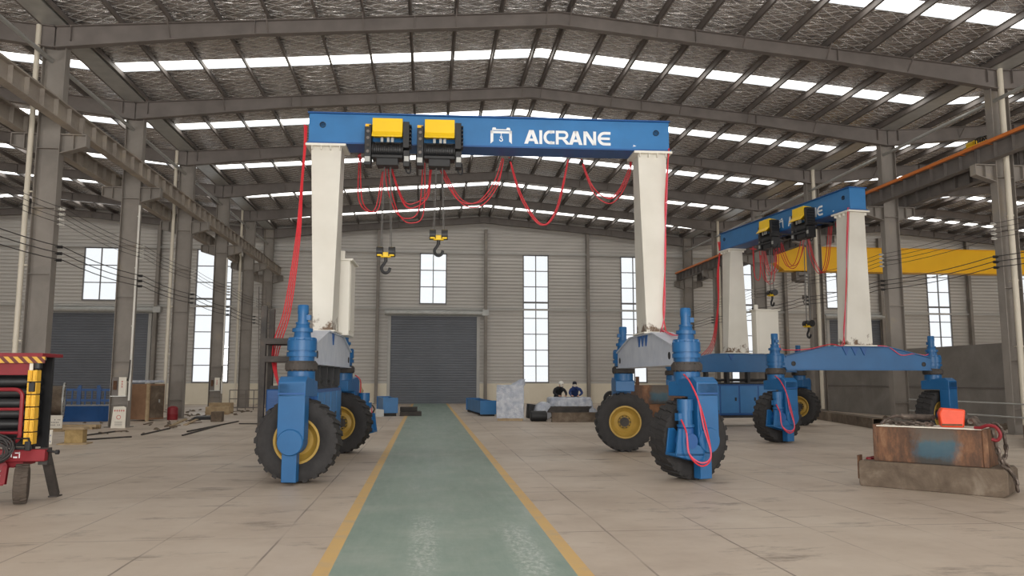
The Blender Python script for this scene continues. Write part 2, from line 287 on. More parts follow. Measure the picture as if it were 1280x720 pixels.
# ------------------------------------------------------------------ mesh helpers
class MB:
    def __init__(self): self.v = []; self.f = []; self.T = None
    def add(self, vs, fs):
        b = len(self.v)
        if self.T is not None: vs = [tuple(self.T @ Vector(p)) for p in vs]
        self.v += [tuple(p) for p in vs]; self.f += [tuple(i+b for i in q) for q in fs]; return self
    def box(self, x0, x1, y0, y1, z0, z1):
        vs = [(x, y, z) for z in (z0, z1) for y in (y0, y1) for x in (x0, x1)]
        return self.add(vs, [(0, 2, 3, 1), (4, 5, 7, 6), (0, 1, 5, 4), (2, 6, 7, 3), (0, 4, 6, 2), (1, 3, 7, 5)])
    def prism(self, poly, a, b, axis='y'):
        # poly: ccw 2-D points; axis y -> (x,z), x -> (y,z), z -> (x,y)
        n = len(poly)
        mk = {'y': lambda p, t: (p[0], t, p[1]), 'x': lambda p, t: (t, p[0], p[1]), 'z': lambda p, t: (p[0], p[1], t)}[axis]
        vs = [mk(p, a) for p in poly] + [mk(p, b) for p in poly]
        fs = [tuple(range(n)), tuple(range(2*n-1, n-1, -1))] + [(i, i+n, (i+1) % n + n, (i+1) % n) for i in range(n)]
        return self.add(vs, fs)
    def frustum(self, c0, s0, c1, s1):
        # rectangles (cx,cy,z) with sizes (sx,sy) joined
        r = lambda c, s: [(c[0]-s[0]/2, c[1]-s[1]/2, c[2]), (c[0]+s[0]/2, c[1]-s[1]/2, c[2]), (c[0]+s[0]/2, c[1]+s[1]/2, c[2]), (c[0]-s[0]/2, c[1]+s[1]/2, c[2])]
        return self.add(r(c0, s0)+r(c1, s1), [(3, 2, 1, 0), (4, 5, 6, 7)] + [(i, (i+1) % 4, (i+1) % 4+4, i+4) for i in range(4)])
    def cyl(self, p0, p1, r, n=16, r1=None):
        p0, p1 = Vector(p0), Vector(p1); d = (p1-p0).normalized(); r1 = r if r1 is None else r1
        a = d.orthogonal().normalized(); b = d.cross(a)
        vs = []
        for p, q in ((p0, r), (p1, r1)):
            vs += [p + (a*math.cos(2*PI*i/n) + b*math.sin(2*PI*i/n))*q for i in range(n)]
        return self.add(vs, [tuple(range(n-1, -1, -1)), tuple(range(n, 2*n))] + [(i, (i+1) % n, (i+1) % n+n, i+n) for i in range(n)])
    def lathe(self, prof, c=(0, 0, 0), axis='z', n=32):
        # prof: (radius, height); open or closed ends at r = 0
        vs, fs = [], []
        for (r, h) in prof:
            for i in range(n):
                a = 2*PI*i/n; x, y = r*math.cos(a), r*math.sin(a)
                p = {'z': (x, y, h), 'y': (x, h, y), 'x': (h, x, y)}[axis]
                vs.append((p[0]+c[0], p[1]+c[1], p[2]+c[2]))
        for k in range(len(prof)-1):
            for i in range(n):
                j = (i+1) % n; fs.append((k*n+i, k*n+j, (k+1)*n+j, (k+1)*n+i))
        return self.add(vs, fs)
    def tube(self, pts, r, n=7, closed=False):
        pts = [Vector(p) for p in pts]; m = len(pts); vs, fs = [], []
        up = None
        for i, p in enumerate(pts):
            if closed: t = (pts[(i+1) % m]-pts[i-1]).normalized()
            else: t = (pts[min(i+1, m-1)]-pts[max(i-1, 0)]).normalized()
            if up is None: up = t.orthogonal().normalized()
            up = (up - t*up.dot(t)); up = up.normalized() if up.length > 1e-6 else t.orthogonal().normalized()
            b = t.cross(up)
            vs += [p + (up*math.cos(2*PI*k/n)+b*math.sin(2*PI*k/n))*r for k in range(n)]
        rng = m if closed else m-1
        for i in range(rng):
            j = (i+1) % m
            fs += [(i*n+k, i*n+(k+1) % n, j*n+(k+1) % n, j*n+k) for k in range(n)]
        if not closed: fs += [tuple(range(n-1, -1, -1)), tuple((m-1)*n+k for k in range(n))]
        return self.add(vs, fs)
    def ibeam(self, p0, p1, h, w, tw=.02, tf=.025, up=(0, 0, 1)):
        p0, p1 = Vector(p0), Vector(p1); d = (p1-p0).normalized(); s = d.cross(Vector(up)).normalized(); u = s.cross(d)
        for (a0, a1, b0, b1) in ((-w/2, w/2, h/2-tf, h/2), (-w/2, w/2, -h/2, -h/2+tf), (-tw/2, tw/2, -h/2+tf, h/2-tf)):
            vs = [p + s*a + u*b for p in (p0, p1) for b in (b0, b1) for a in (a0, a1)]
            self.add(vs, [(0, 1, 3, 2), (4, 6, 7, 5), (0, 4, 5, 1), (2, 3, 7, 6), (0, 2, 6, 4), (1, 5, 7, 3)])
        return self
    def obar(self, p0, p1, w, h, up=(0, 0, 1)):
        p0, p1 = Vector(p0), Vector(p1); d = (p1-p0).normalized(); s = d.cross(Vector(up)).normalized(); u = s.cross(d)
        vs = [p + s*a + u*b for p in (p0, p1) for b in (-h/2, h/2) for a in (-w/2, w/2)]
        return self.add(vs, [(0, 1, 3, 2), (4, 6, 7, 5), (0, 4, 5, 1), (2, 3, 7, 6), (0, 2, 6, 4), (1, 5, 7, 3)])
def obj(name, mb, mat, parent=None, bevel=0, angle=35, loc=None, rotz=0):
    me = bpy.data.meshes.new(name); me.from_pydata(mb.v, [], mb.f); me.validate(); me.update()
    import bmesh
    bm = bmesh.new(); bm.from_mesh(me); bmesh.ops.recalc_face_normals(bm, faces=bm.faces); bm.to_mesh(me); bm.free()
    for p in me.polygons: p.use_smooth = True
    me.set_sharp_from_angle(angle=math.radians(angle))
    me.materials.append(M[mat] if isinstance(mat, str) else mat)
    o = bpy.data.objects.new(name, me); COL.objects.link(o)
    if parent is not None: o.parent = parent
    if loc is not None: o.location = loc
    if rotz: o.rotation_euler = (0, 0, rotz)
    if bevel:
        b = o.modifiers.new('edge', 'BEVEL'); b.width = bevel; b.segments = 2; b.limit_method = 'ANGLE'; b.angle_limit = math.radians(40)
    return o
def tag(o, label, cat, group=None, kind=None):
    o['label'] = label; o['category'] = cat
    if group: o['group'] = group
    if kind: o['kind'] = kind
    return o
def thing(name, loc, label, cat, rotz=0, group=None):
    o = bpy.data.objects.new(name, None); COL.objects.link(o); o.location = loc; o.rotation_euler = (0, 0, rotz)
    o.empty_display_size = .2
    return tag(o, label, cat, group)
def struct(name, mb, mat, label=None, cat=None, group=None, parent=None, bevel=0, angle=35):
    o = obj(name, mb, mat, parent, bevel, angle)
    if parent is None:
        o['kind'] = 'structure'
        if label: tag(o, label, cat, group)
    return o
ORD = ['first', 'second', 'third', 'fourth', 'fifth', 'sixth', 'seventh', 'eighth', 'ninth', 'tenth', 'eleventh', 'twelfth']
def spline(pts, sub=8):
    pts = [Vector(p) for p in pts]; out = []
    for i in range(len(pts)-1):
        p0, p1, p2, p3 = pts[max(i-1, 0)], pts[i], pts[i+1], pts[min(i+2, len(pts)-1)]
        for k in range(sub):
            t = k/sub
            out.append(.5*((2*p1)+(-p0+p2)*t+(2*p0-5*p1+4*p2-p3)*t*t+(-p0+3*p1-3*p2+p3)*t**3))
    out.append(pts[-1]); return out

# ------------------------------------------------------------------ the hall
Y0, BAY = 21.8, 6.0
XL, XR, RIDGE = -10.3, 17.76, 3.73           # column rows and middle ridge
HALF = (XR-XL)/2
YN, YF = Y0-5*BAY, Y0+5*BAY+.2               # near and far walls
RT, ET = 12.45, 11.28                        # top of rafters at ridge and valley
SLOPE = (RT-ET)/HALF
SPANS = [(XL-2*HALF, XL, 'west'), (XL, XR, 'middle'), (XR, XR+2*HALF, 'east')]
XW, XE = SPANS[0][0], SPANS[2][1]

struct('floor', MB().box(XW-.3, XE+.3, YN-.2, YF+.4, -.25, 0), 'floor', 'beige concrete floor of the crane workshop with thin joints', 'floor')
AX0, AX1 = -.80, 1.29
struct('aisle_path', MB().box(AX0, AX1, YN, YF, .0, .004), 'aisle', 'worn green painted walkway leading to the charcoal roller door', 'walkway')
struct('aisle_line_marking', MB().box(AX0-.14, AX0, YN, YF, .0, .004), 'yellowline', 'yellow edge line of the green walkway nearer the big wheel with its fork in front', 'line')
struct('aisle_line_marking', MB().box(AX1, AX1+.14, YN, YF, .0, .004), 'yellowline', 'yellow edge line of the green walkway on the lettering end side of the beam', 'line')

def ribbed(mb, x0, x1, z0, z1, y, pitch=.23, depth=.045, axis='y', sgn=1):
    # horizontally ribbed sheet: profile in (y,z), following one global z grid
    zs = {z0, z1}
    k = math.floor(z0/pitch)-1
    prof = [(0, 0), (.45, 0), (.6, 1), (.9, 1), (1, 0)]
    def dep(z):
        t = (z/pitch) % 1.0
        for (a, b), (c, d) in zip(prof[:-1], prof[1:]):
            if a <= t <= c: return (b + (d-b)*(t-a)/(c-a))*depth
        return 0
    while k*pitch < z1:
        for t, _ in prof[:-1]:
            z = (k+t)*pitch
            if z0 < z < z1: zs.add(z)
        k += 1
    zs = sorted(zs); vs = []
    for z in zs:
        d = y - sgn*dep(z)
        vs += [(x0, d, z), (x1, d, z)] if axis == 'y' else [(d, x0, z), (d, x1, z)]
    mb.add(vs, [(2*i, 2*i+1, 2*i+3, 2*i+2) for i in range(len(zs)-1)])
openings = [(-.49, 1.2, 6.6, 9.95), (6.45, 8.1, 1.4, 9.95), (13.2, 14.85, 1.4, 9.95), (20.9, 22.5, 1.4, 9.95), (28.0, 29.6, 6.6, 9.95),
            (35.6, 37.25, 1.4, 9.95), (42.0, 43.6, 1.4, 9.95), (-21.8, -19.8, 6.6, 9.95), (-14.85, -12.7, 1.4, 9.95)]
doors = [(-2.42, 3.33, 0, 5.75), (-24.0, -17.65, 0, 5.75), (28.0, 32.3, 0, 5.75)]
cuts = openings + doors
mb = MB()
xs = sorted({XW-.3, XE+.3} | {c[0] for c in cuts} | {c[1] for c in cuts})
for a, b in zip(xs[:-1], xs[1:]):
    mid = (a+b)/2; z = 1.3
    for c in sorted([c for c in cuts if c[0] < mid < c[1]], key=lambda c: c[2]):
        if c[2] > z: ribbed(mb, a, b, z, c[2], YF)
        z = max(z, c[3])
    ribbed(mb, a, b, z, 14.2, YF)
struct('wall_far', mb, 'sheet', 'grey ribbed metal end wall with tall windows and roller doors', 'wall', angle=20)
mb = MB(); prev = XW-.3
for d in sorted(doors):
    mb.box(prev, d[0], YF-.1, YF+.15, 0, 1.32); prev = d[1]
mb.box(prev, XE+.3, YF-.1, YF+.15, 0, 1.32)
struct('baseboard_far', mb, 'creamwall', 'cream rendered low wall under the ribbed metal end wall', 'wall')
for i, (x0, x1, z0, z1) in enumerate(openings):
    what = ['short window high above the middle charcoal door', 'tall window behind the two people at the bench', 'tall window behind the white crane leg at the lettering end',
            'tall window behind the second crane', 'short window high above the door beyond the second crane', 'tall window under the yellow overhead crane above the block wall',
            'tall window cut by the picture edge beyond the tilted steel column', 'short window high above the charcoal door beside the blue racks', 'tall window between the columns above the brown steel box'][i]
    w = MB(); t = .06; y0, y1 = YF-.07, YF+.02
    w.box(x0-t, x0+t*.2, y0, y1, z0-t, z1+t); w.box(x1-t*.2, x1+t, y0, y1, z0-t, z1+t)
    w.box(x0, x1, y0, y1, z0-t, z0+.03); w.box(x0, x1, y0, y1, z1-.03, z1+t)
    xm = (x0+x1)/2; w.box(xm-.03, xm+.03, y0+.01, y1, z0, z1)
    nz = 3 if z1-z0 < 5 else 8
    for k in range(1, nz):
        z = z0 + (z1-z0)*k/nz; h = .06 if (nz == 8 and k == 5) else .028
        w.box(x0, x1, y0+.015, y1, z-h, z+h)
    o = struct('window_%d' % (i+1), w, 'frame', what, 'window')
    struct('window_pane', MB().box(x0, x1, YF-.02, YF-.012, z0, z1), 'glass', parent=o)
dl = ['charcoal roller door at the end of the green walkway', 'charcoal roller door behind the blue racks and steel pipe', 'charcoal roller door seen between the second crane legs']
for i, (x0, x1, z0, z1) in enumerate(doors):
    s = MB(); ribbed(s, x0, x1, 0, z1, YF-.02, .16, .035)
    o = struct('door_%d' % (i+1), s, 'shutter', dl[i], 'door', angle=20)
    fr = MB().box(x0-.16, x0+.04, YF-.14, YF+.1, 0, z1+.05); fr.box(x1-.04, x1+.16, YF-.14, YF+.1, 0, z1+.05)
    struct('door_frame', fr, 'girt', parent=o)
    hs = MB().cyl((x0-.35, YF-.3, z1+.2), (x1+.35, YF-.3, z1+.2), .19, 20); hs.box(x1+.3, x1+.75, YF-.48, YF-.12, z1+.05, z1+.42)
    struct('shutter_roll', hs, 'zinc', parent=o)
# side and near walls
for nm, x, lab in (('wall_left', XW, 'ribbed metal outer wall of the west aisle'), ('wall_right', XE, 'ribbed metal outer wall of the east aisle')):
    s = MB(); ribbed(s, YN-.2, YF+.2, 0, 11.6, x, .23, .045, 'x', 1 if x > 0 else -1); struct(nm, s, 'sheet', lab, 'wall', angle=20)
s = MB()
for (a, b, z0, z1) in ((XW-.3, -28.5, 0, 14.2), (-28.5, -19.5, 6.2, 14.2), (-19.5, -6.5, 0, 14.2), (8.5, 26, 0, 14.2), (26, 37, 6.2, 14.2), (37, XE+.3, 0, 14.2), (-6.5, 8.5, 7.2, 14.2)): ribbed(s, a, b, z0, z1, YN, .23, .045, 'y', -1)  # east and west openings are added to go with the fill lights
struct('wall_near', s, 'sheet', 'ribbed metal wall with the open gates behind the viewpoint', 'wall', angle=20)  # one open gate; the east and west openings are added for the fill lights

# wall posts and girts
posts = [-24.3, -17.2, -3.26, 3.86, 10.8, 24.8, 31.9, 38.6]
for i, x in enumerate(posts):
    s = MB().ibeam((x, YF-.3, 0), (x, YF-.3, 11.6+max(0, .02)), .34, .2, .012, .016, up=(0, 1, 0)); s.box(x-.2, x+.2, YF-.5, YF-.1, 0, .03)
    near = ['beside the charcoal door behind the blue racks, outer side', 'between the racks door and the tall window', 'just beside the middle charcoal door, walkway left edge side', 'beside the middle charcoal door under the ridge',
            'between the two tall windows near the people', 'behind the far leg of the second crane', 'beside the door beyond the second crane', 'beside the tall window under the yellow crane'][i]
    struct('wall_column', s, 'column', 'slim grey wall post ' + near, 'column', 'wall posts of the end wall')
for j, z in enumerate((6.25, 10.05)):
    s = MB().box(XW, XE, YF-.18, YF-.06, z-.06, z+.06)
    struct('girt_trim', s, 'girt', 'pale horizontal wall rail %s on the end wall' % ['level with the door tops', 'level with the window tops'][j], 'wall rail')

# roof: foil ceiling between skylights, skylights, purlins, rafters
SKY = [Y0+BAY*k+3.1 for k in range(-5, 5)]
def roof_z(x, x0, x1):
    xr = (x0+x1)/2; return RT+.24-SLOPE*abs(x-xr)
side_words = {'west': 'roof over the aisle behind the cable cart', 'middle': 'roof over the walkway', 'east': 'roof over the yellow overhead crane'}
for (x0, x1, nm) in SPANS:
    xr = (x0+x1)/2
    for sd, (a, b) in enumerate(((x0, xr), (xr, x1))):
        slope_w = ['rising slope', 'falling slope'][sd]
        s = MB(); ys = [YN-.2]
        for y in SKY: ys += [y, y+.72]
        ys.append(YF+.3)
        for i in range(0, len(ys), 2):
            y0, y1 = ys[i], ys[i+1]; n = 42; m = max(2, int((y1-y0)/.6))
            vs = []
            for q in range(m+1):
                for p in range(n+1):
                    x = a+(b-a)*p/n
                    d = abs(x-xr)-.35; sag = .05*abs(math.sin(PI*d/1.33)) if d > 0 else 0
                    vs.append((x, y0+(y1-y0)*q/m, roof_z(x, x0, x1)-sag*min(1, q, m-q)))
            s.add(vs, [(q*(n+1)+p, q*(n+1)+p+1, (q+1)*(n+1)+p+1, (q+1)*(n+1)+p) for q in range(m) for p in range(n)])
        struct('ceiling', s, 'foil', 'silver foil lining under the %s of the %s' % (slope_w, side_words[nm]), 'roof lining', angle=80)
        for k, y in enumerate(SKY):
            w = MB(); za, zb = roof_z(a, x0, x1), roof_z(b, x0, x1)
            w.add([(a, y-.03, za+.05), (b, y-.03, zb+.05), (b, y+.75, zb+.05), (a, y+.75, za+.05)], [(0, 1, 2, 3)])
            # one continuous translucent sheet, a shade above the lining
            struct('skylight_window', w, 'skylight', 'bright skylight strip, %s from the far wall, %s of the %s' % (ORD[len(SKY)-1-k], slope_w, side_words[nm]), 'skylight', 'skylight strips')
        for j in range(11):
            off = .35+1.33*j
            if off > HALF-.3: break
            x = xr-off if sd == 0 else xr+off
            z = roof_z(x, x0, x1)-.24; sg = 1 if sd == 0 else -1
            s = MB().box(x-.006, x+.006, YN, YF, z, z+.2); s.box(x-.006, x+.055, YN, YF, z, z+.01); s.box(x-.055, x+.006, YN, YF, z+.19, z+.2)
            struct('purlin_beam', s, 'steel_dark', 'roof purlin, %s from the ridge, %s of the %s' % (ORD[j], slope_w, side_words[nm]), 'purlin', 'roof purlins')
frames = range(-5, 6)
for k in frames:
    y = Y0+BAY*k - (.35 if k == 5 else 0)
    which = ORD[5-k]+' from the far wall'
    for (x0, x1, nm) in SPANS:
        xr = (x0+x1)/2; s = MB()
        for sg in (-1, 1):
            e = xr+sg*(HALF-.02)
            q = xr+sg*HALF*.62
            zt = lambda x: RT-SLOPE*abs(x-xr)
            low = [(xr, RT-.42), (q, zt(q)-.42), (e, zt(e)-.62)]
            top = [(xr, RT), (e, zt(e))]
            s.prism(top+low[::-1], y-.008, y+.008, 'y')
            for (p0, p1) in zip(low[:-1], low[1:]): s.prism([(p0[0], p0[1]), (p1[0], p1[1]), (p1[0], p1[1]+.02), (p0[0], p0[1]+.02)], y-.11, y+.11, 'y')
            s.prism([(xr, RT), (e, zt(e)), (e, zt(e)-.02), (xr, RT-.02)], y-.11, y+.11, 'y')
            for t in (.3, .62, .97):
                x = xr+sg*HALF*t; s.box(x-.01, x+.01, y-.1, y+.1, zt(x)-.43, zt(x)-.01)
            for j in range(0, 10, 2):      # knee stays to the purlins
                x = xr+sg*(.35+1.33*j)
                s.obar((x, y-.02, zt(x)-.41), (x, y-.42, zt(x)+.02), .03, .03); s.obar((x, y+.02, zt(x)-.41), (x, y+.42, zt(x)+.02), .03, .03)
        struct('roof_beam', s, 'steel_dark', 'grey steel roof frame, %s, %s' % (which, side_words[nm]), 'roof frame', 'steel roof frames')
for x, w in ((XL, 'row beside the cable cart'), (XR, 'row under the orange rail')):
    g = MB(); z0 = ET+.02
    g.box(x-.3, x+.3, YN, YF, z0, z0+.02); g.box(x-.32, x-.3, YN, YF, z0, z0+.3); g.box(x+.3, x+.32, YN, YF, z0, z0+.3)
    struct('gutter_trim', g, 'zinc', 'wide steel valley gutter above the column ' + w, 'gutter')
    xx = x-.1 if x < 0 else x-.1
    struct('strut_beam', MB().cyl((xx, YN, 10.35), (xx, YF, 10.35), .06, 10), 'zinc', 'long steel tie pipe high along the column ' + w, 'tie pipe')

# columns with corbels
def column(x, k, row):
    y = Y0+BAY*k + .15 - (.5 if k == 5 else 0); top = ET+.03
    which = ORD[5-k]+' from the far wall'
    s = MB(); d, w = .3, .15
    s.box(x-d, x-d+.02, y-w, y+w, .02, top); s.box(x+d-.02, x+d, y-w, y+w, .02, top); s.box(x-d+.02, x+d-.02, y-.009, y+.009, .02, top)
    s.box(x-d-.1, x+d+.1, y-w-.08, y+w+.08, 0, .03)
    for z in (.75, 2.2, 4.4, 6.2, 7.85, 8.9, 10.7): s.box(x-d+.02, x+d-.02, y-w+.01, y+w-.01, z, z+.015)
    o = struct('column', s, 'column', 'grey steel H column, %s in the row %s' % (which, row), 'column', 'steel columns')
    for sg in (-1, 1):
        c = MB(); a, b = x+sg*d, x+sg*(d+.66)
        lo, hi = min(a, b), max(a, b)
        c.box(lo, hi, y-.13, y+.13, 8.24, 8.265)
        ze = 7.92
        c.prism([(a, 7.72), (b, ze), (b, 8.24), (a, 8.24)], y-.01, y+.01, 'y'); c.prism([(a, 7.72), (b, ze), (b, ze+.02), (a, 7.74)], y-.13, y+.13, 'y')
        c.box(b-.012, b+.012, y-.13, y+.13, ze, 8.24); c.box((a+b)/2-.01, (a+b)/2+.01, y-.12, y+.12, 7.84, 8.24)
        struct('corbel', c, 'column', parent=o)
    return o, y
cols = {}
for k in range(-3, 6):
    cols['L', k] = column(XL, k, 'beside the cable cart'); cols['R', k] = column(XR, k, 'under the orange rail')
for k in (-2, 0, 2, 4):
    y = cols['L', k][1]
    s = MB().cyl((XL-.42, y-.2, .3), (XL-.42, y-.2, ET+.02), .068, 14)
    for z in (2.6, 4.6, 6.6, 9.1): s.cyl((XL-.42, y-.2, z), (XL-.42, y-.2, z+.05), .08, 14); 
    for z in (2.6, 4.6, 6.6, 9.1): s.box(XL-.42, XL-.28, y-.215, y-.14, z+.01, z+.04)
    tag(obj('downpipe', s, 'cream'), 'cream rain downpipe on the column %s from the far wall beside the cable cart row' % ORD[5-k], 'drain pipe', 'downpipes', 'structure')
    y = cols['R', k][1]
    s = MB().cyl((XR-.02, y-.24, .3), (XR-.02, y-.24, ET+.02), .085, 14)
    for z in (2.6, 4.6, 6.6, 9.1): s.cyl((XR-.02, y-.24, z), (XR-.02, y-.24, z+.05), .098, 14); s.box(XR-.03, XR+.0, y-.24, y-.0, z+.01, z+.04)
    tag(obj('downpipe', s, 'cream'), 'cream rain downpipe on the column %s from the far wall in the orange rail row' % ORD[5-k], 'drain pipe', 'downpipes', 'structure')
for k in (-1, 1, 3):
    y = cols['L', k][1]
    s = MB().cyl((XL+.34, y-.19, .9), (XL+.34, y-.19, 7.6), .035, 10)
    for z in (1.5, 3.4, 5.4, 7.2): s.box(XL+.28, XL+.36, y-.2, y-.14, z, z+.03)
    tag(obj('conduit', s, 'porcelain'), 'thin white cable conduit on the column %s from the far wall, cart row' % ORD[5-k], 'conduit', 'cable conduits', 'structure')

# crane runway girders, one per bay
def runway(x, k, what, rail=None):
    ya, yb = Y0+BAY*k+.16, Y0+BAY*(k+1)+.14 - (.5 if k == 4 else 0)
    s = MB().ibeam((x, ya, 8.52), (x, yb, 8.52), .5, .26, .014, .02)
    n = 8
    for i in range(n+1):
        y = ya+.03+(yb-ya-.06)*i/n; s.box(x-.12, x+.12, y-.006, y+.006, 8.29, 8.75)
    s.box(x-.035, x+.035, ya, yb, 8.77, 8.86)
    o = struct('runway_beam', s, 'girderdark' if x > 0 else 'girder', 'weathered crane runway girder in the bay %s from the far wall, %s' % (ORD[4-k], what), 'girder', 'crane runway girders')
    if rail:
        r = MB().box(x-.21, x-.13, ya, yb, 8.76, 8.86)
        for i in range(4):
            y = ya+.6+(yb-ya-1.2)*i/3; r.box(x-.2, x-.02, y-.02, y+.02, 8.74, 8.77)
        struct('conductor_rail', r, 'orangerail', parent=o)
for k in range(-3, 5):
    runway(XL+.72, k, 'cart row, walkway side'); runway(XL-.72, k, 'cart row, outer side')
    runway(XR-.72, k, 'orange rail row, walkway side', True); runway(XR+.72, k, 'orange rail row, outer side')

# trolley wires on insulators along both rows
def wires(x, xi, z, label, n0=-2):
    xi += .012 if x > xi else -.012
    pts = []
    for k in range(n0, 6):
        y = Y0+BAY*k + .15
        for t in range(6):
            if k < 5: pts.append((x, y+BAY*t/6, z-.10*4*(t/6)*(1-t/6)))
    pts.append((x, Y0+BAY*5-.2, z))
    o = tag(obj('power_wire', MB().tube(pts, .013 if z < 5.4 else .008, 5), 'wire'), label, 'wire', 'trolley wires')
    for k in range(n0, 5):
        ins = MB(); y = Y0+BAY*k+.15
        ins.cyl((xi, y, z), (x, y, z), .012, 6)
        for q in range(3):
            t = (q+1.5)/4.5; xx = xi+(x-xi)*t; ins.cyl((xx-.012, y, z), (xx+.012, y, z), .045, 10)
        obj('insulator', ins, 'black' if z < 5.4 else 'porcelain', o)
for i, z in enumerate((4.8, 4.98, 5.16)): wires(XL+.52, XL+.3, z, 'dark sagging power wire, %s of the lower three along the cart row columns' % ['bottom', 'middle', 'top'][i])
for i, z in enumerate((5.78, 5.92, 6.06, 6.2)): wires(XL+.52, XL+.3, z, 'thin power wire on white insulators, %s of four along the cart row columns' % ORD[i])
for i, z in enumerate((5.05, 5.22, 5.38)): wires(XR-.52, XR-.3, z, 'dark sagging power wire, %s of the lower three along the orange rail columns' % ['bottom', 'middle', 'top'][i])
for i, z in enumerate((5.95, 6.1, 6.25, 6.4)): wires(XR-.52, XR-.3, z, 'thin power wire on white insulators, %s of four along the orange rail columns' % ORD[i])

# low block wall inside the east aisle
s = MB(); s.box(20.8, 21.04, 15.0, 50.5, 0, 2.95)
struct('wall_east_low', s, 'blocks', 'dark grey low block wall behind the second crane', 'wall')
s = MB().box(20.76, 20.80, 15.0, 50.5, 1.30, 1.34)
struct('block_wall_trim', s, 'steel_dark', 'thin dark rail along the grey low block wall', 'rail')
# ------------------------------------------------------------------ rubber-tyred gantry cranes
def R2(a, x, y): return (math.cos(a)*x-math.sin(a)*y, math.sin(a)*x+math.cos(a)*y)
WR, WW = .665, .42
def wheel_parts(unit_T, root):
    # tyre: lathe round the local y axis with tread lugs
    t = MB(); t.T = unit_T
    h = WW/2
    prof = [(.36, -h*.72), (.40, -h*.86), (.50, -h*1.0), (.60, -h*1.0), (.638, -h*.92), (.645, -h*.6), (.645, h*.6), (.638, h*.92), (.60, h*1.0), (.50, h*1.0), (.40, h*.86), (.36, h*.72), (.36, -h*.72)]
    t.lathe(prof, (0, 0, WR), 'y', 48)
    for k in range(24):
        for sg in (-1, 1):
            a = 2*PI*(k+(.5 if sg > 0 else 0))/24
            c, s = math.cos(a), math.sin(a)
            def P(rad, tang, y): return (c*rad - s*tang, y, WR + s*rad + c*tang)
            w = .046; sk = .05*sg
            vs = [P(.61, -w, sg*h*1.01), P(.61, w, sg*h*1.01), P(.665, w*.8, sg*h*.98), P(.665, -w*.8, sg*h*.98),
                  P(.60, -w+sk, sg*.01), P(.60, w+sk, sg*.01), P(.665, w*.8+sk, sg*.01), P(.665, -w*.8+sk, sg*.01)]
            t.add(vs, [(0, 1, 2, 3), (7, 6, 5, 4), (0, 4, 5, 1), (1, 5, 6, 2), (2, 6, 7, 3), (3, 7, 4, 0)])
    tyre = obj('wheel', t, 'rubber', root, angle=30)
    r = MB(); r.T = unit_T
    r.lathe([(.0, .03), (.13, .03), (.16, .06), (.235, .03), (.27, .06), (.31, .12), (.335, .17), (.37, .17), (.372, .13), (.36, -.13), (.372, -.17), (.335, -.17), (.31, -.12), (.27, -.06), (.235, -.03), (.0, -.03)], (0, 0, WR), 'y', 40)
    rim = obj('rim', r, 'rimgold', tyre)
    hb = MB(); hb.T = unit_T
    for sg in (-1, 1):
        hb.cyl((0, sg*.02, WR), (0, sg*.075, WR), .105, 20); hb.cyl((0, sg*.07, WR), (0, sg*.10, WR), .06, 16)
        for k in range(10):
            a = 2*PI*k/10; hb.cyl((.13*math.cos(a), sg*.03, WR+.13*math.sin(a)), (.13*math.cos(a), sg*.085, WR+.13*math.sin(a)), .014, 6)
    obj('hub', hb, 'darkiron', tyre)
    return tyre

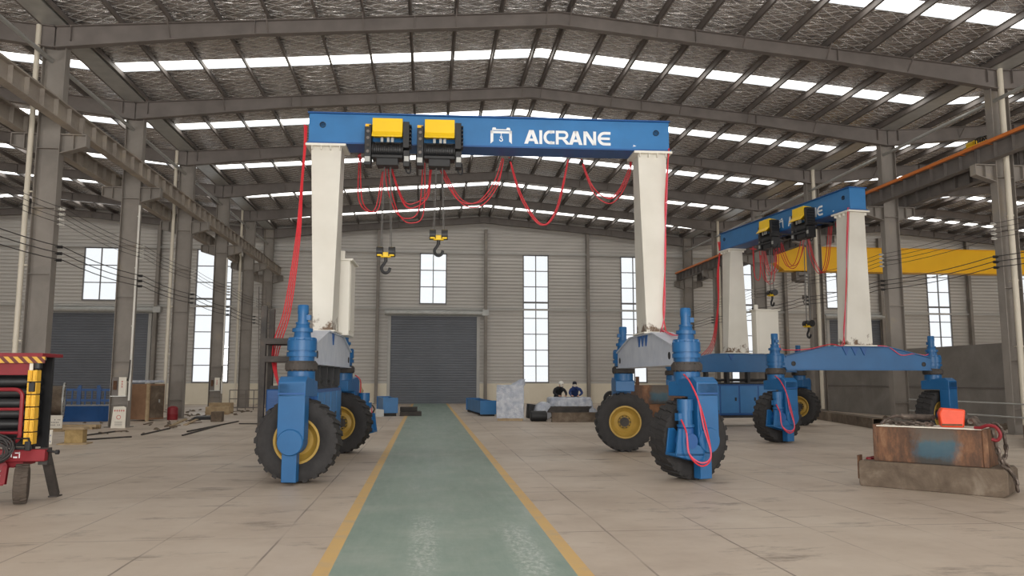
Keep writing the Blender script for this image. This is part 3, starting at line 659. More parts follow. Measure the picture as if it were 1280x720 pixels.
def crane(cx, cy, rot, name_tag, units, carriage_mat, label, letters_seed=0):
    root = thing('gantry_crane', (cx, cy, 0), label, 'crane', rot, 'blue portal cranes')
    zb, zt, L = 6.27, 6.86, 3.62
    # main beam
    b = MB().box(-L, L, -.25, .25, zb, zt); 
    beam = obj('main_beam', b, 'blue', root, .008)
    cap = MB().box(-L-.02, L+.02, -.29, .29, zt, zt+.025); cap.box(-L-.02, L+.02, -.30, .30, zb-.03, zb)
    obj('beam_flange', cap, 'bluedk', beam)
    hole = MB()
    for sx in (-1, 1):
        for sy in (-1, 1): hole.cyl((sx*(L-.27), sy*.249, 6.63), (sx*(L-.27), sy*.254, 6.63), .05, 20)
    for i, sx in enumerate((-1, 1)):
        h = MB()
        h.lathe([(.0, 0), (.05, 0), (.055, -.012), (.062, -.012), (.062, .006)], (sx*(L-.27), -.25, 6.63), 'y', 20)
        obj('porthole', h, 'black', beam)
    for x in (-2.4, -1.0, .1, 1.3, 2.6):
        e = MB().box(x-.035, x+.035, -.03, .03, zt+.025, zt+.07); e.cyl((x, -.012, zt+.085), (x, .012, zt+.085), .035, 12)
        obj('lifting_lug', e, 'bluedk', beam)
    # lettering, on the front face
    yf = -.2535
    def glyph(nm, polys, strokes=()):
        g = MB()
        for p in polys: g.prism(p, yf, yf+.003, 'y')
        obj(nm, g, 'letter', beam)
    zl, H = 6.345, .285
    def P(x, z): return (x, zl+z*H)
    w = .058
    def A(x, W=.29):
        return [[P(x, 0), P(x+.075, 0), P(x+W*.5+.03, 1), P(x+W*.5-.045, 1)], [P(x+W-.072, 0), P(x+W, 0), P(x+W*.5+.045, 1), P(x+W*.5-.03, 1)],
                [P(x+.085, .2), P(x+W-.085, .2), P(x+W-.10, .38), P(x+.115, .38)]]
    def arc(cx, cz, rx, rz, a0, a1, t, n=14):
        out = []
        for i in range(n):
            p, q = a0+(a1-a0)*i/n, a0+(a1-a0)*(i+1)/n
            f = lambda a, k: (cx+(rx-k)*math.cos(a), cz+(rz-k)*math.sin(a))
            out.append([f(p, 0), f(q, 0), f(q, t), f(p, t)])
        return out
    x = .65
    glyph('letter', A(x)); x += .305
    glyph('letter', [[P(x, 0), P(x+w, 0), P(x+w, 1), P(x, 1)]]); x += .085
    cxx, czz = x+.125, zl+H/2
    C = arc(cxx, czz, .125, H/2, math.radians(60), math.radians(300), w) + [[P(x+.13, 0), P(x+.225, 0), P(x+.225, .2), P(x+.13, .2)], [P(x+.13, .8), P(x+.225, .8), P(x+.225, 1), P(x+.13, 1)]]
    glyph('letter', C); x += .25
    Rg = [[P(x, 0), P(x+w, 0), P(x+w, 1), P(x, 1)], [P(x+w, .82), P(x+.17, .82), P(x+.17, 1), P(x+w, 1)], [P(x+w, .36), P(x+.17, .36), P(x+.17, .54), P(x+w, .54)],
          [P(x+.13, .36), P(x+.205, .36), P(x+.30, 0), P(x+.215, 0)]] + arc(x+.165, zl+H*.68, .09, H*.32, -PI/2, PI/2, .052)
    glyph('letter', Rg); x += .265
    glyph('letter', A(x, .28)); x += .30
    glyph('letter', [[P(x, 0), P(x+w, 0), P(x+w, 1), P(x, 1)], [P(x+.20, 0), P(x+.258, 0), P(x+.258, 1), P(x+.20, 1)], [P(x, 1), P(x+.075, 1), P(x+.258, 0), P(x+.183, 0)][::-1]]); x += .29
    E_ = arc(x+.14, zl+H/2, .14, H/2, math.radians(90), math.radians(270), w) + [[P(x+.13, 0), P(x+.265, 0), P(x+.265, .2), P(x+.13, .2)], [P(x+.13, .8), P(x+.265, .8), P(x+.265, 1), P(x+.13, 1)], [P(x+.05, .41), P(x+.25, .41), P(x+.25, .59), P(x+.05, .59)]]
    glyph('letter', E_)
    # emblem: gantry frame with a hook
    ex = -.03; ez = 6.33; 
    def Q(a, c): return (ex+a, ez+c)
    em = [[Q(.0, 0), Q(.055, .05), Q(.055, .27), Q(.0, .27)], [Q(.375, .05), Q(.43, 0), Q(.43, .27), Q(.375, .27)],
          [Q(.0, .215), Q(.43, .215), Q(.43, .262), Q(.0, .262)], [Q(.03, .28), Q(.40, .28), Q(.40, .30), Q(.03, .30)],
          [Q(.03, .30), Q(.115, .30), Q(.10, .335), Q(.045, .335)], [Q(.315, .30), Q(.40, .30), Q(.385, .335), Q(.33, .335)],
          [Q(.207, .15), Q(.223, .15), Q(.223, .215), Q(.207, .215)]] + \
        arc(ex+.215, ez+.135, .026, .026, 0, 2*PI, .014, 12) + arc(ex+.213, ez+.082, .038, .038, math.radians(-190), math.radians(70), .018, 12)
    glyph('emblem', em)
    glyph('arrow_mark', [[(2.86, 6.33), (2.94, 6.35), (2.87, 6.375), (2.885, 6.352)]])
    # legs
    for sx in (-1, 1):
        xt, xb = sx*3.27, sx*3.22
        l = MB().frustum((xb, 0, 2.56), (.36, .82), (xt, 0, 6.19), (.59, .46))
        leg = obj('leg', l, 'legwhite', root, .006)
        fl = MB().box(xt-.39, xt+.39, -.33, .33, 6.19, 6.235)
        for i in range(4):
            for sy in (-1, 1):
                fl.prism([(xt-.27+i*.18-.008, 6.19), (xt-.27+i*.18+.008, 6.19), (xt-.27+i*.18+.008, 6.12), (xt-.27+i*.18-.008, 6.12)][::-1], sy*.23, sy*.31, 'y')
        obj('leg_flange', fl, 'white', leg); obj('foot_plate', MB().box(xb-.25, xb+.25, -.5, .5, 2.53, 2.56), 'white', leg)
        # carriage: box beam with a raised middle
        xc = sx*3.2; 
        side = [(-2.25, 1.90), (2.25, 1.90), (2.25, 2.22), (.95, 2.50), (-.95, 2.50), (-2.25, 2.22)]
        c = MB().prism(side, xc-.17, xc+.17, 'x')
        ca = obj('carriage', c, carriage_mat, root, .008)
        f = MB()
        for (p, q) in (((-2.25, 1.89), (2.25, 1.89)), ((-2.25, 2.23), (-.95, 2.51)), ((-.95, 2.51), (.95, 2.51)), ((.95, 2.51), (2.25, 2.23))):
            f.obar((xc, p[0], p[1]), (xc, q[0], q[1]), .42, .022)
        obj('carriage_flange', f, carriage_mat, ca)
        for yy in (-.42, -.14, .14) if sx > 0 else (-.3,):
            for s2 in (-1, 1):
                xx = xc+s2*.171; g = MB()
                g.prism([(yy-.11, 2.495), (yy, 2.28), (yy+.11, 2.495)], min(xx, xx+s2*.02), max(xx, xx+s2*.02), 'x'); obj('gusset', g, 'bluedk', ca)
        for yy in (-2.02, 2.02):
            for s2 in (-1, 1):
                h = MB().lathe([(0, 0), (.05, 0), (.055, .01), (.065, .01), (.065, -.004)] if s2 > 0 else [(0, 0), (.05, 0), (.055, -.01), (.065, -.01), (.065, .004)], (xc+s2*.171, yy, 2.05), 'x', 18)
                obj('porthole', h, 'black', ca)
    # slewing wheel units
    for (sx, sy, ang, drive) in units:
        px, py = sx*3.2, sy*2.45
        T = Matrix.Translation((px, py, 0)) @ Matrix.Rotation(ang-rot, 4, 'Z')
        Tt = Matrix.Translation((px, py, 0)) @ Matrix.Rotation(0 if sy < 0 else PI, 4, 'Z')
        tu = MB(); tu.T = Tt
        # gearbox stack
        tu.lathe([(0, 1.93), (.20, 1.93), (.20, 2.0), (.24, 2.0), (.24, 2.07), (.21, 2.07), (.21, 2.10), (.235, 2.10), (.235, 2.26), (.215, 2.27), (.215, 2.31), (.14, 2.31), (.13, 2.40), (.165, 2.40), (.165, 2.46), (.12, 2.46), (.10, 2.54), (.0, 2.54)], (0, 0, 0), 'z', 28)
        for k in range(10):
            a = 2*PI*k/10; tu.cyl((.215*math.cos(a), .215*math.sin(a), 2.26), (.215*math.cos(a), .215*math.sin(a), 2.295), .018, 6)
        tu.prism([(-.17, .2), (.17, .2), (.17, -.03), (-.17, -.03)][::-1], 1.95, 2.24, 'z')
        tu.box(-.02, .02, .1, .26, 1.9, 2.3)
        turret = obj('turret', tu, 'blueshade', root)
        mo = MB(); mo.T = Tt
        mo.lathe([(0, 2.53), (.10, 2.53), (.115, 2.53), (.115, 2.56), (.082, 2.56), (.082, 2.70), (.09, 2.70), (.09, 2.83), (.08, 2.845), (0, 2.845)], (0, 0, 0), 'z', 22)
        mo.box(.05, .13, -.05, .05, 2.60, 2.68)
        for k in range(14):
            a = 2*PI*k/14; c, s = math.cos(a), math.sin(a); mo.obar((.072*c, .072*s, 2.57), (.072*c, .072*s, 2.69), .006, .022, up=(c, s, 0))
        obj('motor', mo, 'blueshade', turret)
        rg = MB(); rg.T = T
        rg.lathe([(0, 1.76), (.20, 1.76), (.20, 1.79), (.26, 1.79), (.26, 1.89), (.23, 1.89), (.23, 1.93), (0, 1.93)], (0, 0, 0), 'z', 36)
        for k in range(16):
            a = 2*PI*k/16; rg.cyl((.235*math.cos(a), .235*math.sin(a), 1.765), (.235*math.cos(a), .235*math.sin(a), 1.91), .014, 6)
        obj('slewing_ring', rg, 'darkiron', turret)
        # single-sided fork
        fk = MB(); fk.T = T
        fk.lathe([(0, 1.55), (.22, 1.55), (.22, 1.77), (0, 1.77)], (0, 0, 0), 'z', 28)
        fk.prism([(-.53, 1.36), (.24, 1.36), (.24, 1.60), (-.42, 1.68), (-.53, 1.60)], -.215, .215, 'x')
        fk.prism([(-.21, .70), (.21, .70), (.21, 1.58), (-.21, 1.58)], -.53, -.27, 'y')
        fork = obj('fork', fk, 'blueshade', root, .012)
        fb = MB(); fb.T = T
        fb.lathe([(0, -.56), (.19, -.56), (.205, -.54), (.205, -.26), (0, -.26)], (0, 0, WR), 'y', 36)
        fb.cyl((0, -.28, WR), (0, .02, WR), .085, 20)
        obj('axle_housing', fb, 'blueshade', fork)
        fl = MB(); fl.T = T
        fl.prism([(-.14, .05), (.09, .05), (.09, .6), (-.14, .6)], -.47, -.30, 'y')
        obj('jack_foot', fl, 'blueshade', fork, .006)
        if sx > 0 or True:
            lad = MB(); lad.T = T
            lad.box(-.21, .21, -.537, -.53, 1.40, 1.425)
            obj('seam_strip', lad, 'bluedk', fork)
        wheel_parts(T, root)
        if drive:
            d = MB(); d.T = T
            d.prism([(-.66, .44), (-.1, .30), (-.1, .55), (-.24, .60), (-.50, .86), (-.60, .86)], -.54, -.50, 'y')
            d.prism([(-.66, .44), (-.1, .30), (-.1, .55), (-.24, .60), (-.50, .86), (-.60, .86)], -.28, -.25, 'y')
            d.prism([(-.66, .44), (-.12, .42), (-.12, .46), (-.66, .48)], -.54, -.25, 'y')
            dr = obj('drive_bracket', d, 'blueshade', fork, .004)
            g = MB(); g.T = T
            g.cyl((-.36, -.55, .66), (-.36, -.28, .66), .12, 20); g.lathe([(0, .5), (.13, .5), (.13, .86), (.10, .90), (0, .9)], (-.37, -.41, 0), 'z', 20)
            obj('gear_reducer', g, 'bluedk', dr)
            m2 = MB(); m2.T = T
            m2.lathe([(0, .88), (.14, .88), (.14, .92), (.115, .92), (.115, 1.14), (.13, 1.14), (.13, 1.32), (0, 1.32)], (-.37, -.41, 0), 'z', 22)
            m2.box(-.54, -.45, -.46, -.36, .98, 1.10)
            obj('drive_motor', m2, 'blueshade', dr)
            for i, o_ in enumerate((0, .05)):
                h = MB(); h.T = T
                h.tube(spline([(-.52, -.5, 1.0), (-.50, -.60, .8), (-.46-o_*.3, -.62, .45+o_*.6), (-.26, -.66, .28+o_), (-.06, -.64, .42+o_*.5), (-.10-o_, -.58, .9), (-.22, -.56, 1.3), (-.27, -.42, 1.6), (-.22, -.2, 1.72)]), .013, 6)
                obj('hydraulic_hose', h, 'pink' if i else 'redcable', fork)
    return root

A1 = math.radians
c1 = crane(1.25, 15.4, A1(-1.8), 'front', [(-1, -1, A1(-6), False), (1, -1, A1(19), True), (-1, 1, A1(166), True), (1, 1, A1(174), False)], 'silver',
           'blue portal crane on four tyres over the walkway, silver lower beams, whole lettering in view')
c2 = crane(11.25, 23.4, A1(-83), 'rear', [(1, -1, A1(20), True), (1, 1, A1(27), False), (-1, -1, A1(160), False), (-1, 1, A1(132), False)], 'blueshade',
           'second blue portal crane with blue lower beams, standing crosswise behind the rusty weight')

def crane_power(root, c):
    # hanging generator cabinet, electric cabinet and brackets on the hoist end
    g = MB().box(-3.98, -3.10, -1.45, 1.45, .38, 1.46)
    cab = obj('power_cabinet', g, 'bluedk', root, .02)
    t = MB().box(-3.93, -3.15, -1.4, 1.4, 1.46, 1.52); t.box(-4.03, -3.05, -1.5, 1.5, .30, .38)
    obj('cabinet_skid', t, 'black', cab)
    for i, yy in enumerate((-1.1, -.37, .37, 1.1)):
        d = MB().box(-3.102, -3.085, yy-.34, yy+.34, .46, 1.40)
        dd = obj('cabinet_door', d, 'blue', cab, .005)
        hh = MB().box(-3.085, -3.06, yy+.2, yy+.25, .88, 1.0); obj('door_handle', hh, 'black', dd)
    for i, yy in enumerate((-.15, .15)):
        v = MB()
        v.box(-3.998, -3.98, yy-.10, yy+.10, .93, 1.13); obj('socket_box', v, 'black', cab)
    fr = MB()
    for k in range(9): fr.box(-3.90, -3.18, -1.47, -1.45, .55+k*.09, .60+k*.09)
    obj('louvre', fr, 'bluedk', cab)
    hg = MB()
    for yy in (-1.2, -.4, .4, 1.2):
        hg.box(-3.30, -3.10, yy-.05, yy+.05, 1.5, 1.92)
    hg.tube([(-3.55, -1.3, 1.6), (-3.55, 1.3, 1.6)], .05, 8); hg.tube([(-3.2, -1.2, 1.60), (-3.2, 1.0, 1.60)], .035, 8)
    obj('hanger', hg, 'black', root)
    e = MB().box(-3.18, -2.86, .62, 1.5, 2.52, 4.05)
    ec = obj('electric_cabinet', e, 'white', root, .01)
    ht = MB().box(-3.22, -2.80, .57, 1.55, 4.05, 4.09); ht.box(-3.08, -2.98, .66, .78, 4.09, 4.26); obj('cabinet_roof', ht, 'white', ec)
    ed = MB().box(-2.862, -2.85, .70, 1.42, 2.62, 3.98); obj('cabinet_door', ed, 'white', ec, .004)
crane_power(c1, 0); crane_power(c2, 1)
# access frame on the hoist end of the front crane
fr = MB()
for (x, y) in ((-4.02, -1.0), (-4.02, -1.6)): fr.box(x-.045, x+.045, y-.045, y+.045, .35, 2.9)
fr.box(-4.06, -3.45, -1.65, -.95, 1.93, 2.03); fr.box(-4.06, -3.45, -1.65, -.95, 2.24, 2.34); fr.box(-4.06, -3.38, -1.65, -1.55, .9, .96); fr.box(-4.06, -3.0, -1.05, -.95, .5, .56)
fr.box(-3.5, -3.3, -1.65, -1.5, 1.9, 2.34)
obj('access_frame', fr, 'darkiron', c1)

# festoon cables under each beam and hoses down the legs (they travel with the crane)
fest = [[(-2.7, .15, 6.29), (-2.68, .15, 5.32), (-2.51, .15, 5.03), (-2.32, .15, 5.11), (-2.22, .15, 5.91)],
        [(-2.05, .15, 6.2), (-2.01, .15, 5.91), (-1.76, .15, 5.25), (-1.52, .15, 5.2), (-1.28, .15, 5.42), (-1.23, .15, 5.89), (-1.2, .15, 6.25)],
        [(-2.15, .1, 6.2), (-2.1, .1, 5.6), (-1.9, .1, 5.02), (-1.65, .1, 4.88), (-1.42, .1, 5.1), (-1.38, .1, 6.2)],
        [(-1.02, .15, 6.2), (-.99, .15, 5.89), (-.63, .15, 5.3), (-.22, .15, 5.27), (.11, .15, 5.69), (.27, .15, 6.25)],
        [(.41, .15, 6.27), (.68, .15, 5.44), (1.09, .15, 4.87), (1.42, .15, 5.2), (1.66, .15, 6.25)],
        [(1.93, .15, 6.27), (2.17, .15, 5.63), (2.5, .15, 5.38), (2.75, .15, 5.55), (2.97, .15, 6.0), (3.0, .15, 6.25)]]
for cr in (c1, c2):
    for i, pts in enumerate(fest):
        for j in range(3 if i not in (0, 2) else 2):
            rr = random.Random(i*7+j); dx, dz = rr.uniform(-.05, .05), rr.uniform(-.05, .07)
            q = [(p[0]+(dx if 0 < n < len(pts)-1 else dx*.4), p[1]+j*.05+.33, p[2]+(dz if 0 < n < len(pts)-1 else 0)) for n, p in enumerate(pts)]
            obj('festoon_cable', MB().tube(spline(q), .011, 6), 'redcable', cr)
        hk = MB().box(pts[0][0]-.03, pts[0][0]+.03, .38, .62, pts[0][2]-.10, 6.22); obj('cable_clip', hk, 'redcable' if i == 0 else 'black', cr)
    for j in range(4):
        dx = j*.022
        pts = [(-3.66-dx*.5, -.24-.03*j, 6.6), (-3.66-dx*.5, -.28, 6.2), (-3.69-dx*.3, -.32-.02*j, 5.4), (-3.70-dx*1.2, -.36, 4.3), (-3.80-dx*1.5, -.5-.03*j, 2.95), (-3.88-dx, -.8-.1*j, 2.35), (-3.9-dx, -1.1, 1.9), (-3.80, -1.2, 1.45)]
        obj('power_cable', MB().tube(spline(pts), .012, 6), 'redcable', cr)
    for j in range(2):
        pts = [(3.60, -.27-.04*j, 6.3), (3.52-.03*j, -.33, 5.2), (3.45+.02*j, -.37, 4.2), (3.40-.03*j, -.45, 3.0), (3.30+.1*j, -.5, 2.55), (3.24, -.8, 2.58), (3.22+.06*j, -1.5, 2.44), (3.2, -2.2, 2.42), (3.2, -2.3, 2.55)]
        obj('power_cable', MB().tube(spline(pts), .012, 6), 'redcable' if j else 'pink', cr)
    for (y0, y1) in ((.5, 2.3),):
        pts = [(3.30, .5, 2.55), (3.38, .9, 2.52), (3.39, 1.3, 2.30), (3.39, 1.7, 2.34), (3.33, 2.1, 2.30), (3.2, 2.36, 2.35)]
        obj('power_cable', MB().tube(spline(pts), .014, 6), 'pink', cr)

# hoists that run along the beams
def hoist(root_loc, rot, drop, label):
    r = thing('electric_hoist', root_loc, label, 'hoist', rot, 'black and yellow hoists under the beams')
    # local: origin at beam bottom centre; front = -y
    fr = MB()
    for sx in (-1, 1): fr.prism([(-.34, -.12), (-.50, -.12), (-.56, .0), (-.56, .30), (-.32, .38), (-.31, -.03)], sx*.34-.02, sx*.34+.02, 'x')
    fr.box(-.36, .36, -.36, -.32, -.10, .02); fr.box(-.36, .36, .32, .36, -.12, .2)
    fr.box(-.34, -.30, -.4, .36, -.10, -.06); fr.box(.30, .34, -.4, .36, -.10, -.06)
    obj('trolley_frame', fr, 'black', r, .004)
    for sx in (-1, 1):
        for sy in (-1, 1):
            w = MB().cyl((sx*.27, sy*.2, -.085), (sx*.27, sy*.3, -.085), .05, 14); w.cyl((sx*.27, sy*.3, -.085), (sx*.27, sy*.33, -.085), .02, 10)
            obj('wheel', w, 'darkiron', r)
    cv = MB().prism([(-.36, .40), (-.62, .42), (-.63, .15), (-.75, .03), (-.74, .01), (-.61, .13), (-.36, .1)], -.29, .29, 'x')
    obj('yellow_cover', cv, 'yellow', r, .006)
    bx = MB().box(-.44, -.31, -.58, -.30, -.50, .26); c1_ = obj('control_box', bx, 'black', r, .008)
    for i, z in enumerate((.16, .03, -.12, -.24)):
        l = MB().cyl((-.375, -.585, z), (-.375, -.60, z), .03, 14); obj('indicator', l, 'steel_dark' if i != 2 else 'darkiron', c1_)
    pl = MB().box(-.43, -.33, -.588, -.58, -.44, -.34); obj('rating_plate', pl, 'zinc', c1_)
    bx = MB().box(-.44, -.33, -.48, -.36, .26, .34); obj('switch_box', bx, 'craneyellow', c1_)
    bx = MB().box(.31, .43, -.58, -.34, -.52, -.20); c2_ = obj('limit_box', bx, 'black', r, .008)
    pl = MB().box(.33, .42, -.588, -.58, -.42, -.32); obj('rating_plate', pl, 'zinc', c2_)
    fin = MB().box(.30, .42, -.62, -.34, -.16, .36)
    for k in range(6): fin.box(.42, .46, -.6, -.36, -.12+k*.08, -.09+k*.08)
    obj('hoist_motor', fin, 'black', r, .006)
    dr = MB().lathe([(0, -.30), (.15, -.30), (.16, -.27), (.13, -.26), (.13, .26), (.16, .27), (.15, .30), (0, .30)], (0, -.42, -.16), 'x', 28)
    for k in range(12): dr.lathe([(.128, -.24+k*.04), (.138, -.23+k*.04), (.128, -.22+k*.04)], (0, -.42, -.16), 'x', 20)
    obj('rope_drum', dr, 'black', r)
    gd = MB().box(-.21, .21, -.56, -.28, -.50, -.30); gd.box(-.30, .30, -.60, -.26, -.36, -.30)
    obj('rope_guide', gd, 'black', r, .01)
    cb = MB().tube(spline([(.36, -.46, -.5), (.37, -.5, -.6), (.43, -.5, -.64), (.45, -.46, -.56), (.44, -.42, -.4)]), .014, 6); obj('motor_cable', cb, 'black', r)
    for x in (-.1, .02, .1):
        sp = MB().box(x-.025, x+.025, -.63, -.60, -.06, .04); obj('terminal_clip', sp, 'zinc', r)
    for x in (-.11, -.085, .085, .11):
        obj('wire_rope', MB().tube([(x*.6, -.42, -.48), (x, -.42, -drop)], .008, 6), 'rope', r)
    # hook block
    hb = MB()
    for x in (-.115, .115): hb.prism([(-.50, -drop-.10), (-.34, -drop-.10), (-.34, -drop+.03), (-.37, -drop+.08), (-.47, -drop+.08), (-.50, -drop+.03)][::-1], x-.05, x+.05, 'x')
    hb.box(-.1, .1, -.47, -.37, -drop-.12, -drop-.02)
    blk = obj('hook_block', hb, 'yellow', r, .012)
    for x in (-.115, .115):
        sh = MB().cyl((x-.062, -.42, -drop-.01), (x+.062, -.42, -drop-.01), .10, 20); obj('sheave', sh, 'black', blk)
    hk = MB().cyl((0, -.42, -drop-.10), (0, -.42, -drop-.2), .035, 12)
    pts = [(0, -.42, -drop-.18), (-.03, -.42, -drop-.24), (-.075, -.42, -drop-.31), (-.06, -.42, -drop-.385), (0, -.42, -drop-.42), (.06, -.42, -drop-.39), (.085, -.42, -drop-.32)]
    hk.tube(spline(pts, 6), .03, 8)
    obj('hook', hk, 'black', blk)
    return r
def on_crane(c, x):
    a = c.rotation_euler[2]; dx, dy = R2(a, x, 0)
    return (c.location[0]+dx, c.location[1]+dy, 6.255)
hoist(on_crane(c1, -2.05), c1.rotation_euler[2], 2.17, 'black hoist with yellow cover and the lower hook, beside the white leg over the walkway')
hoist(on_crane(c1, -1.04), c1.rotation_euler[2], 1.82, 'black hoist with yellow cover and the higher hook, beside the emblem on the front crane')
hoist(on_crane(c2, -.1), c2.rotation_euler[2], 1.9, 'yellow-covered hoist farther out along the beam of the second crane')
hoist(on_crane(c2, 1.75), c2.rotation_euler[2], 3.0, 'yellow-covered hoist beside the last letters on the second crane')
# ------------------------------------------------------------------ yellow overhead crane in the east aisle
yc = thing('overhead_crane', (31.2, 42.0, 8.875), 'yellow overhead travelling crane spanning the aisle beyond the second portal crane', 'crane')
g = MB().prism([(-12.3, -.25), (-11.2, -1.1), (11.2, -1.1), (12.3, -.25), (12.3, .22), (-12.3, .22)], -.28, .28, 'y')
gd = obj('girder', g, 'craneyellow', yc, .01)
g = MB().box(-11.25, 11.25, -.36, .36, -1.16, -1.10); g.box(-12.3, 12.3, -.34, .34, .22, .25); obj('girder_flange', g, 'craneyellow', gd)
for sx in (-1, 1):
    e = MB().prism([(-1.5, .02), (1.5, .02), (1.5, .3), (1.2, .42), (-1.2, .42), (-1.5, .3)], sx*12.72-.13, sx*12.72+.13, 'x'); e.box(sx*12.45-.25, sx*12.45+.25, -.5, .5, .05, .3)
    et = obj('end_truck', e, 'craneyellow', yc, .01)
    for yy in (-1.2, 1.2): obj('wheel', MB().cyl((sx*12.72-.05, yy, .115), (sx*12.72+.05, yy, .115), .12, 18), 'darkiron', et)
t = MB().box(-10.4, -9.3, -.36, .36, -1.42, -1.22); t.box(-10.2, -9.5, .2, .5, -1.75, -1.3); t.cyl((-10.3, 0, -1.55), (-9.4, 0, -1.55), .2, 18); t.box(-10.5, -10.3, -.3, .3, -1.7, -1.2)
tr = obj('hoist_trolley', t, 'steel', yc, .01)
obj('wire_rope', MB().tube([(-9.9, 0, -1.7), (-9.9, 0, -2.5)], .012, 6), 'rope', tr)
k = MB().box(-10.0, -9.8, -.1, .1, -2.75, -2.5); k.tube(spline([(-9.9, 0, -2.74), (-9.97, 0, -2.9), (-9.9, 0, -3.02), (-9.82, 0, -2.92)]), .035, 7); obj('hook', k, 'steel_dark', tr)
et = thing('crane_end_truck', (18.48, 23.7, 8.875), 'weathered yellow end truck with cable on top, riding the girder beside the tall column', 'crane truck')
e = MB().prism([(-.95, .02), (.95, .02), (.95, .48), (.65, .66), (-.5, .66), (-.95, .48)], -.14, .14, 'x')
eb = obj('truck_body', e, 'craneyellow', et, .01)
for yy in (-.7, .7): obj('wheel', MB().cyl((-.06, yy, .13), (.06, yy, .13), .13, 18), 'darkiron', eb)
m = MB().cyl((.0, .25, .76), (.0, .6, .76), .1, 16); m.box(-.08, .08, .3, .55, .66, .71); obj('drive_motor', m, 'yellow', et)
w = MB()
for i in range(4): w.tube(spline([(-.02+.03*i, -.45+.1*i, .65), (.03, -.4+.12*i, .80+.03*i), (-.05, -.2+.12*i, .84), (.02, -.05+.1*i, .66)]), .018, 6)
obj('cable_loop', w, 'black', et)

# handrails by the orange rail columns
for i, z in enumerate((.53, .92)):
    s = MB().tube([(17.2, 15.5, z), (17.2, 26.5, z)], .024, 8)
    for y in (16.0, 22.0, 26.0): s.box(17.2, 17.46, y-.02, y+.02, z-.015, z+.015) if y == 22.0 else s.box(17.18, 17.22, y-.03, y+.03, 0, z)
    tag(obj('handrail', s, 'zinc'), 'thin grey %s guard rail along the columns behind the orange hook block' % ['lower', 'upper'][i], 'rail', None, 'structure')
def ground_beam(name, p0, p1, w, h, mat, label, cat='beam'):
    a, b = Vector((*p0, h/2)), Vector((*p1, h/2)); d = (b-a).normalized(); s = Vector((-d.y, d.x, 0))
    m = MB(); t = .03
    m.obar(a+s*(w/2-t/2), b+s*(w/2-t/2), t, h); m.obar(a-s*(w/2-t/2), b-s*(w/2-t/2), t, h)
    m.obar(a+Vector((0, 0, h/2-t/2)), b+Vector((0, 0, h/2-t/2)), w-2*t, t); m.obar(a-Vector((0, 0, h/2-t/2)), b-Vector((0, 0, h/2-t/2)), w-2*t, t)
    return tag(obj(name, m, mat), label, cat)
ground_beam('hollow_steel_beam', (17.0, 35.2), (15.05, 24.9), .42, .34, 'slab', 'long brown hollow steel beam lying on the floor under the second crane')
ground_beam('steel_beam', (14.6, 17.6), (17.0, 20.6), .40, .33, 'rust', 'rusty steel beam on the floor beside the hanging chain of the weight')
rub = MB(); rr = random.Random(5)
def lump(mb, x, y, z, r, rr, n=7):
    vs = []; rows = 4
    for i in range(rows):
        ph = PI*.5*i/(rows-1)*.98
        for j in range(n):
            a = 2*PI*j/n; q = r*rr.uniform(.7, 1.15); vs.append((x+q*math.cos(ph)*math.cos(a), y+q*math.cos(ph)*math.sin(a), z+q*math.sin(ph)*.7))
    mb.add(vs, [(i*n+j, i*n+(j+1) % n, (i+1)*n+(j+1) % n, (i+1)*n+j) for i in range(rows-1) for j in range(n)] + [tuple(range(n-1, -1, -1)), tuple((rows-1)*n+j for j in range(n))])
for i in range(70): lump(rub, rr.uniform(18.55, 20.2), rr.uniform(19, 31), 0, rr.uniform(.06, .24), rr)
o = tag(obj('rubble', rub, 'slab'), 'low heap of rubble and scrap along the dark block wall', 'rubble', None, 'stuff')

# ------------------------------------------------------------------ rusty test weights
WA = math.atan2(-.741, .671)
def weight_frame(x, y): return Matrix.Translation((x, y, 0)) @ Matrix.Rotation(WA, 4, 'Z')
def wp(lx, ly): 
    dx, dy = R2(WA, lx, ly); return (7.40+dx, 11.02+dy)
s = MB().prism([(-1.0, .02), (-.97, 0), (.94, 0), (1.0, .05), (1.0, .34), (.96, .39), (-.97, .39), (-1.0, .36)], 0, .78, 'y')
x, y = wp(0, 0)
sl = thing('steel_slab', (x, y, 0), 'long weathered steel slab on the floor under the blue-patched rusty weight', 'steel slab', WA)
obj('slab_body', s, 'slab', sl, .012)
obj('end_plate', MB().box(-1.03, -1.0, .05, .2, .1, .46), 'rust', sl)
x, y = wp(0, .1)
wt = thing('test_weight', (x, y, .39), 'rusty steel weight with a worn blue patch, chained on the long slab', 'weight', WA)
b = MB().box(-.76, .74, 0, .62, 0, .53); b.box(-.79, -.73, -.02, .64, 0, .56); b.box(.70, .77, -.02, .64, 0, .54)
obj('weight_body', b, 'weight', wt, .01)
obj('top_plate', MB().box(-.74, .70, -.015, .63, .53, .545), 'paper', wt)
def link(mb, c, d, up, L=.085, W=.055, r=.012):
    c, d, up = Vector(c), Vector(d).normalized(), Vector(up); s = d.cross(up); 
    s = s.normalized() if s.length > 1e-4 else d.orthogonal().normalized()
    pts = []
    for i in range(14):
        a = 2*PI*i/14; x = math.cos(a); y = math.sin(a)
        pts.append(c + d*(x*(W/2-r) + (L/2-W/2)*(1 if x > 0.01 else -1 if x < -.01 else 0)) + s*(y*(W/2-r)))
    mb.tube(pts, r, 6, closed=True)
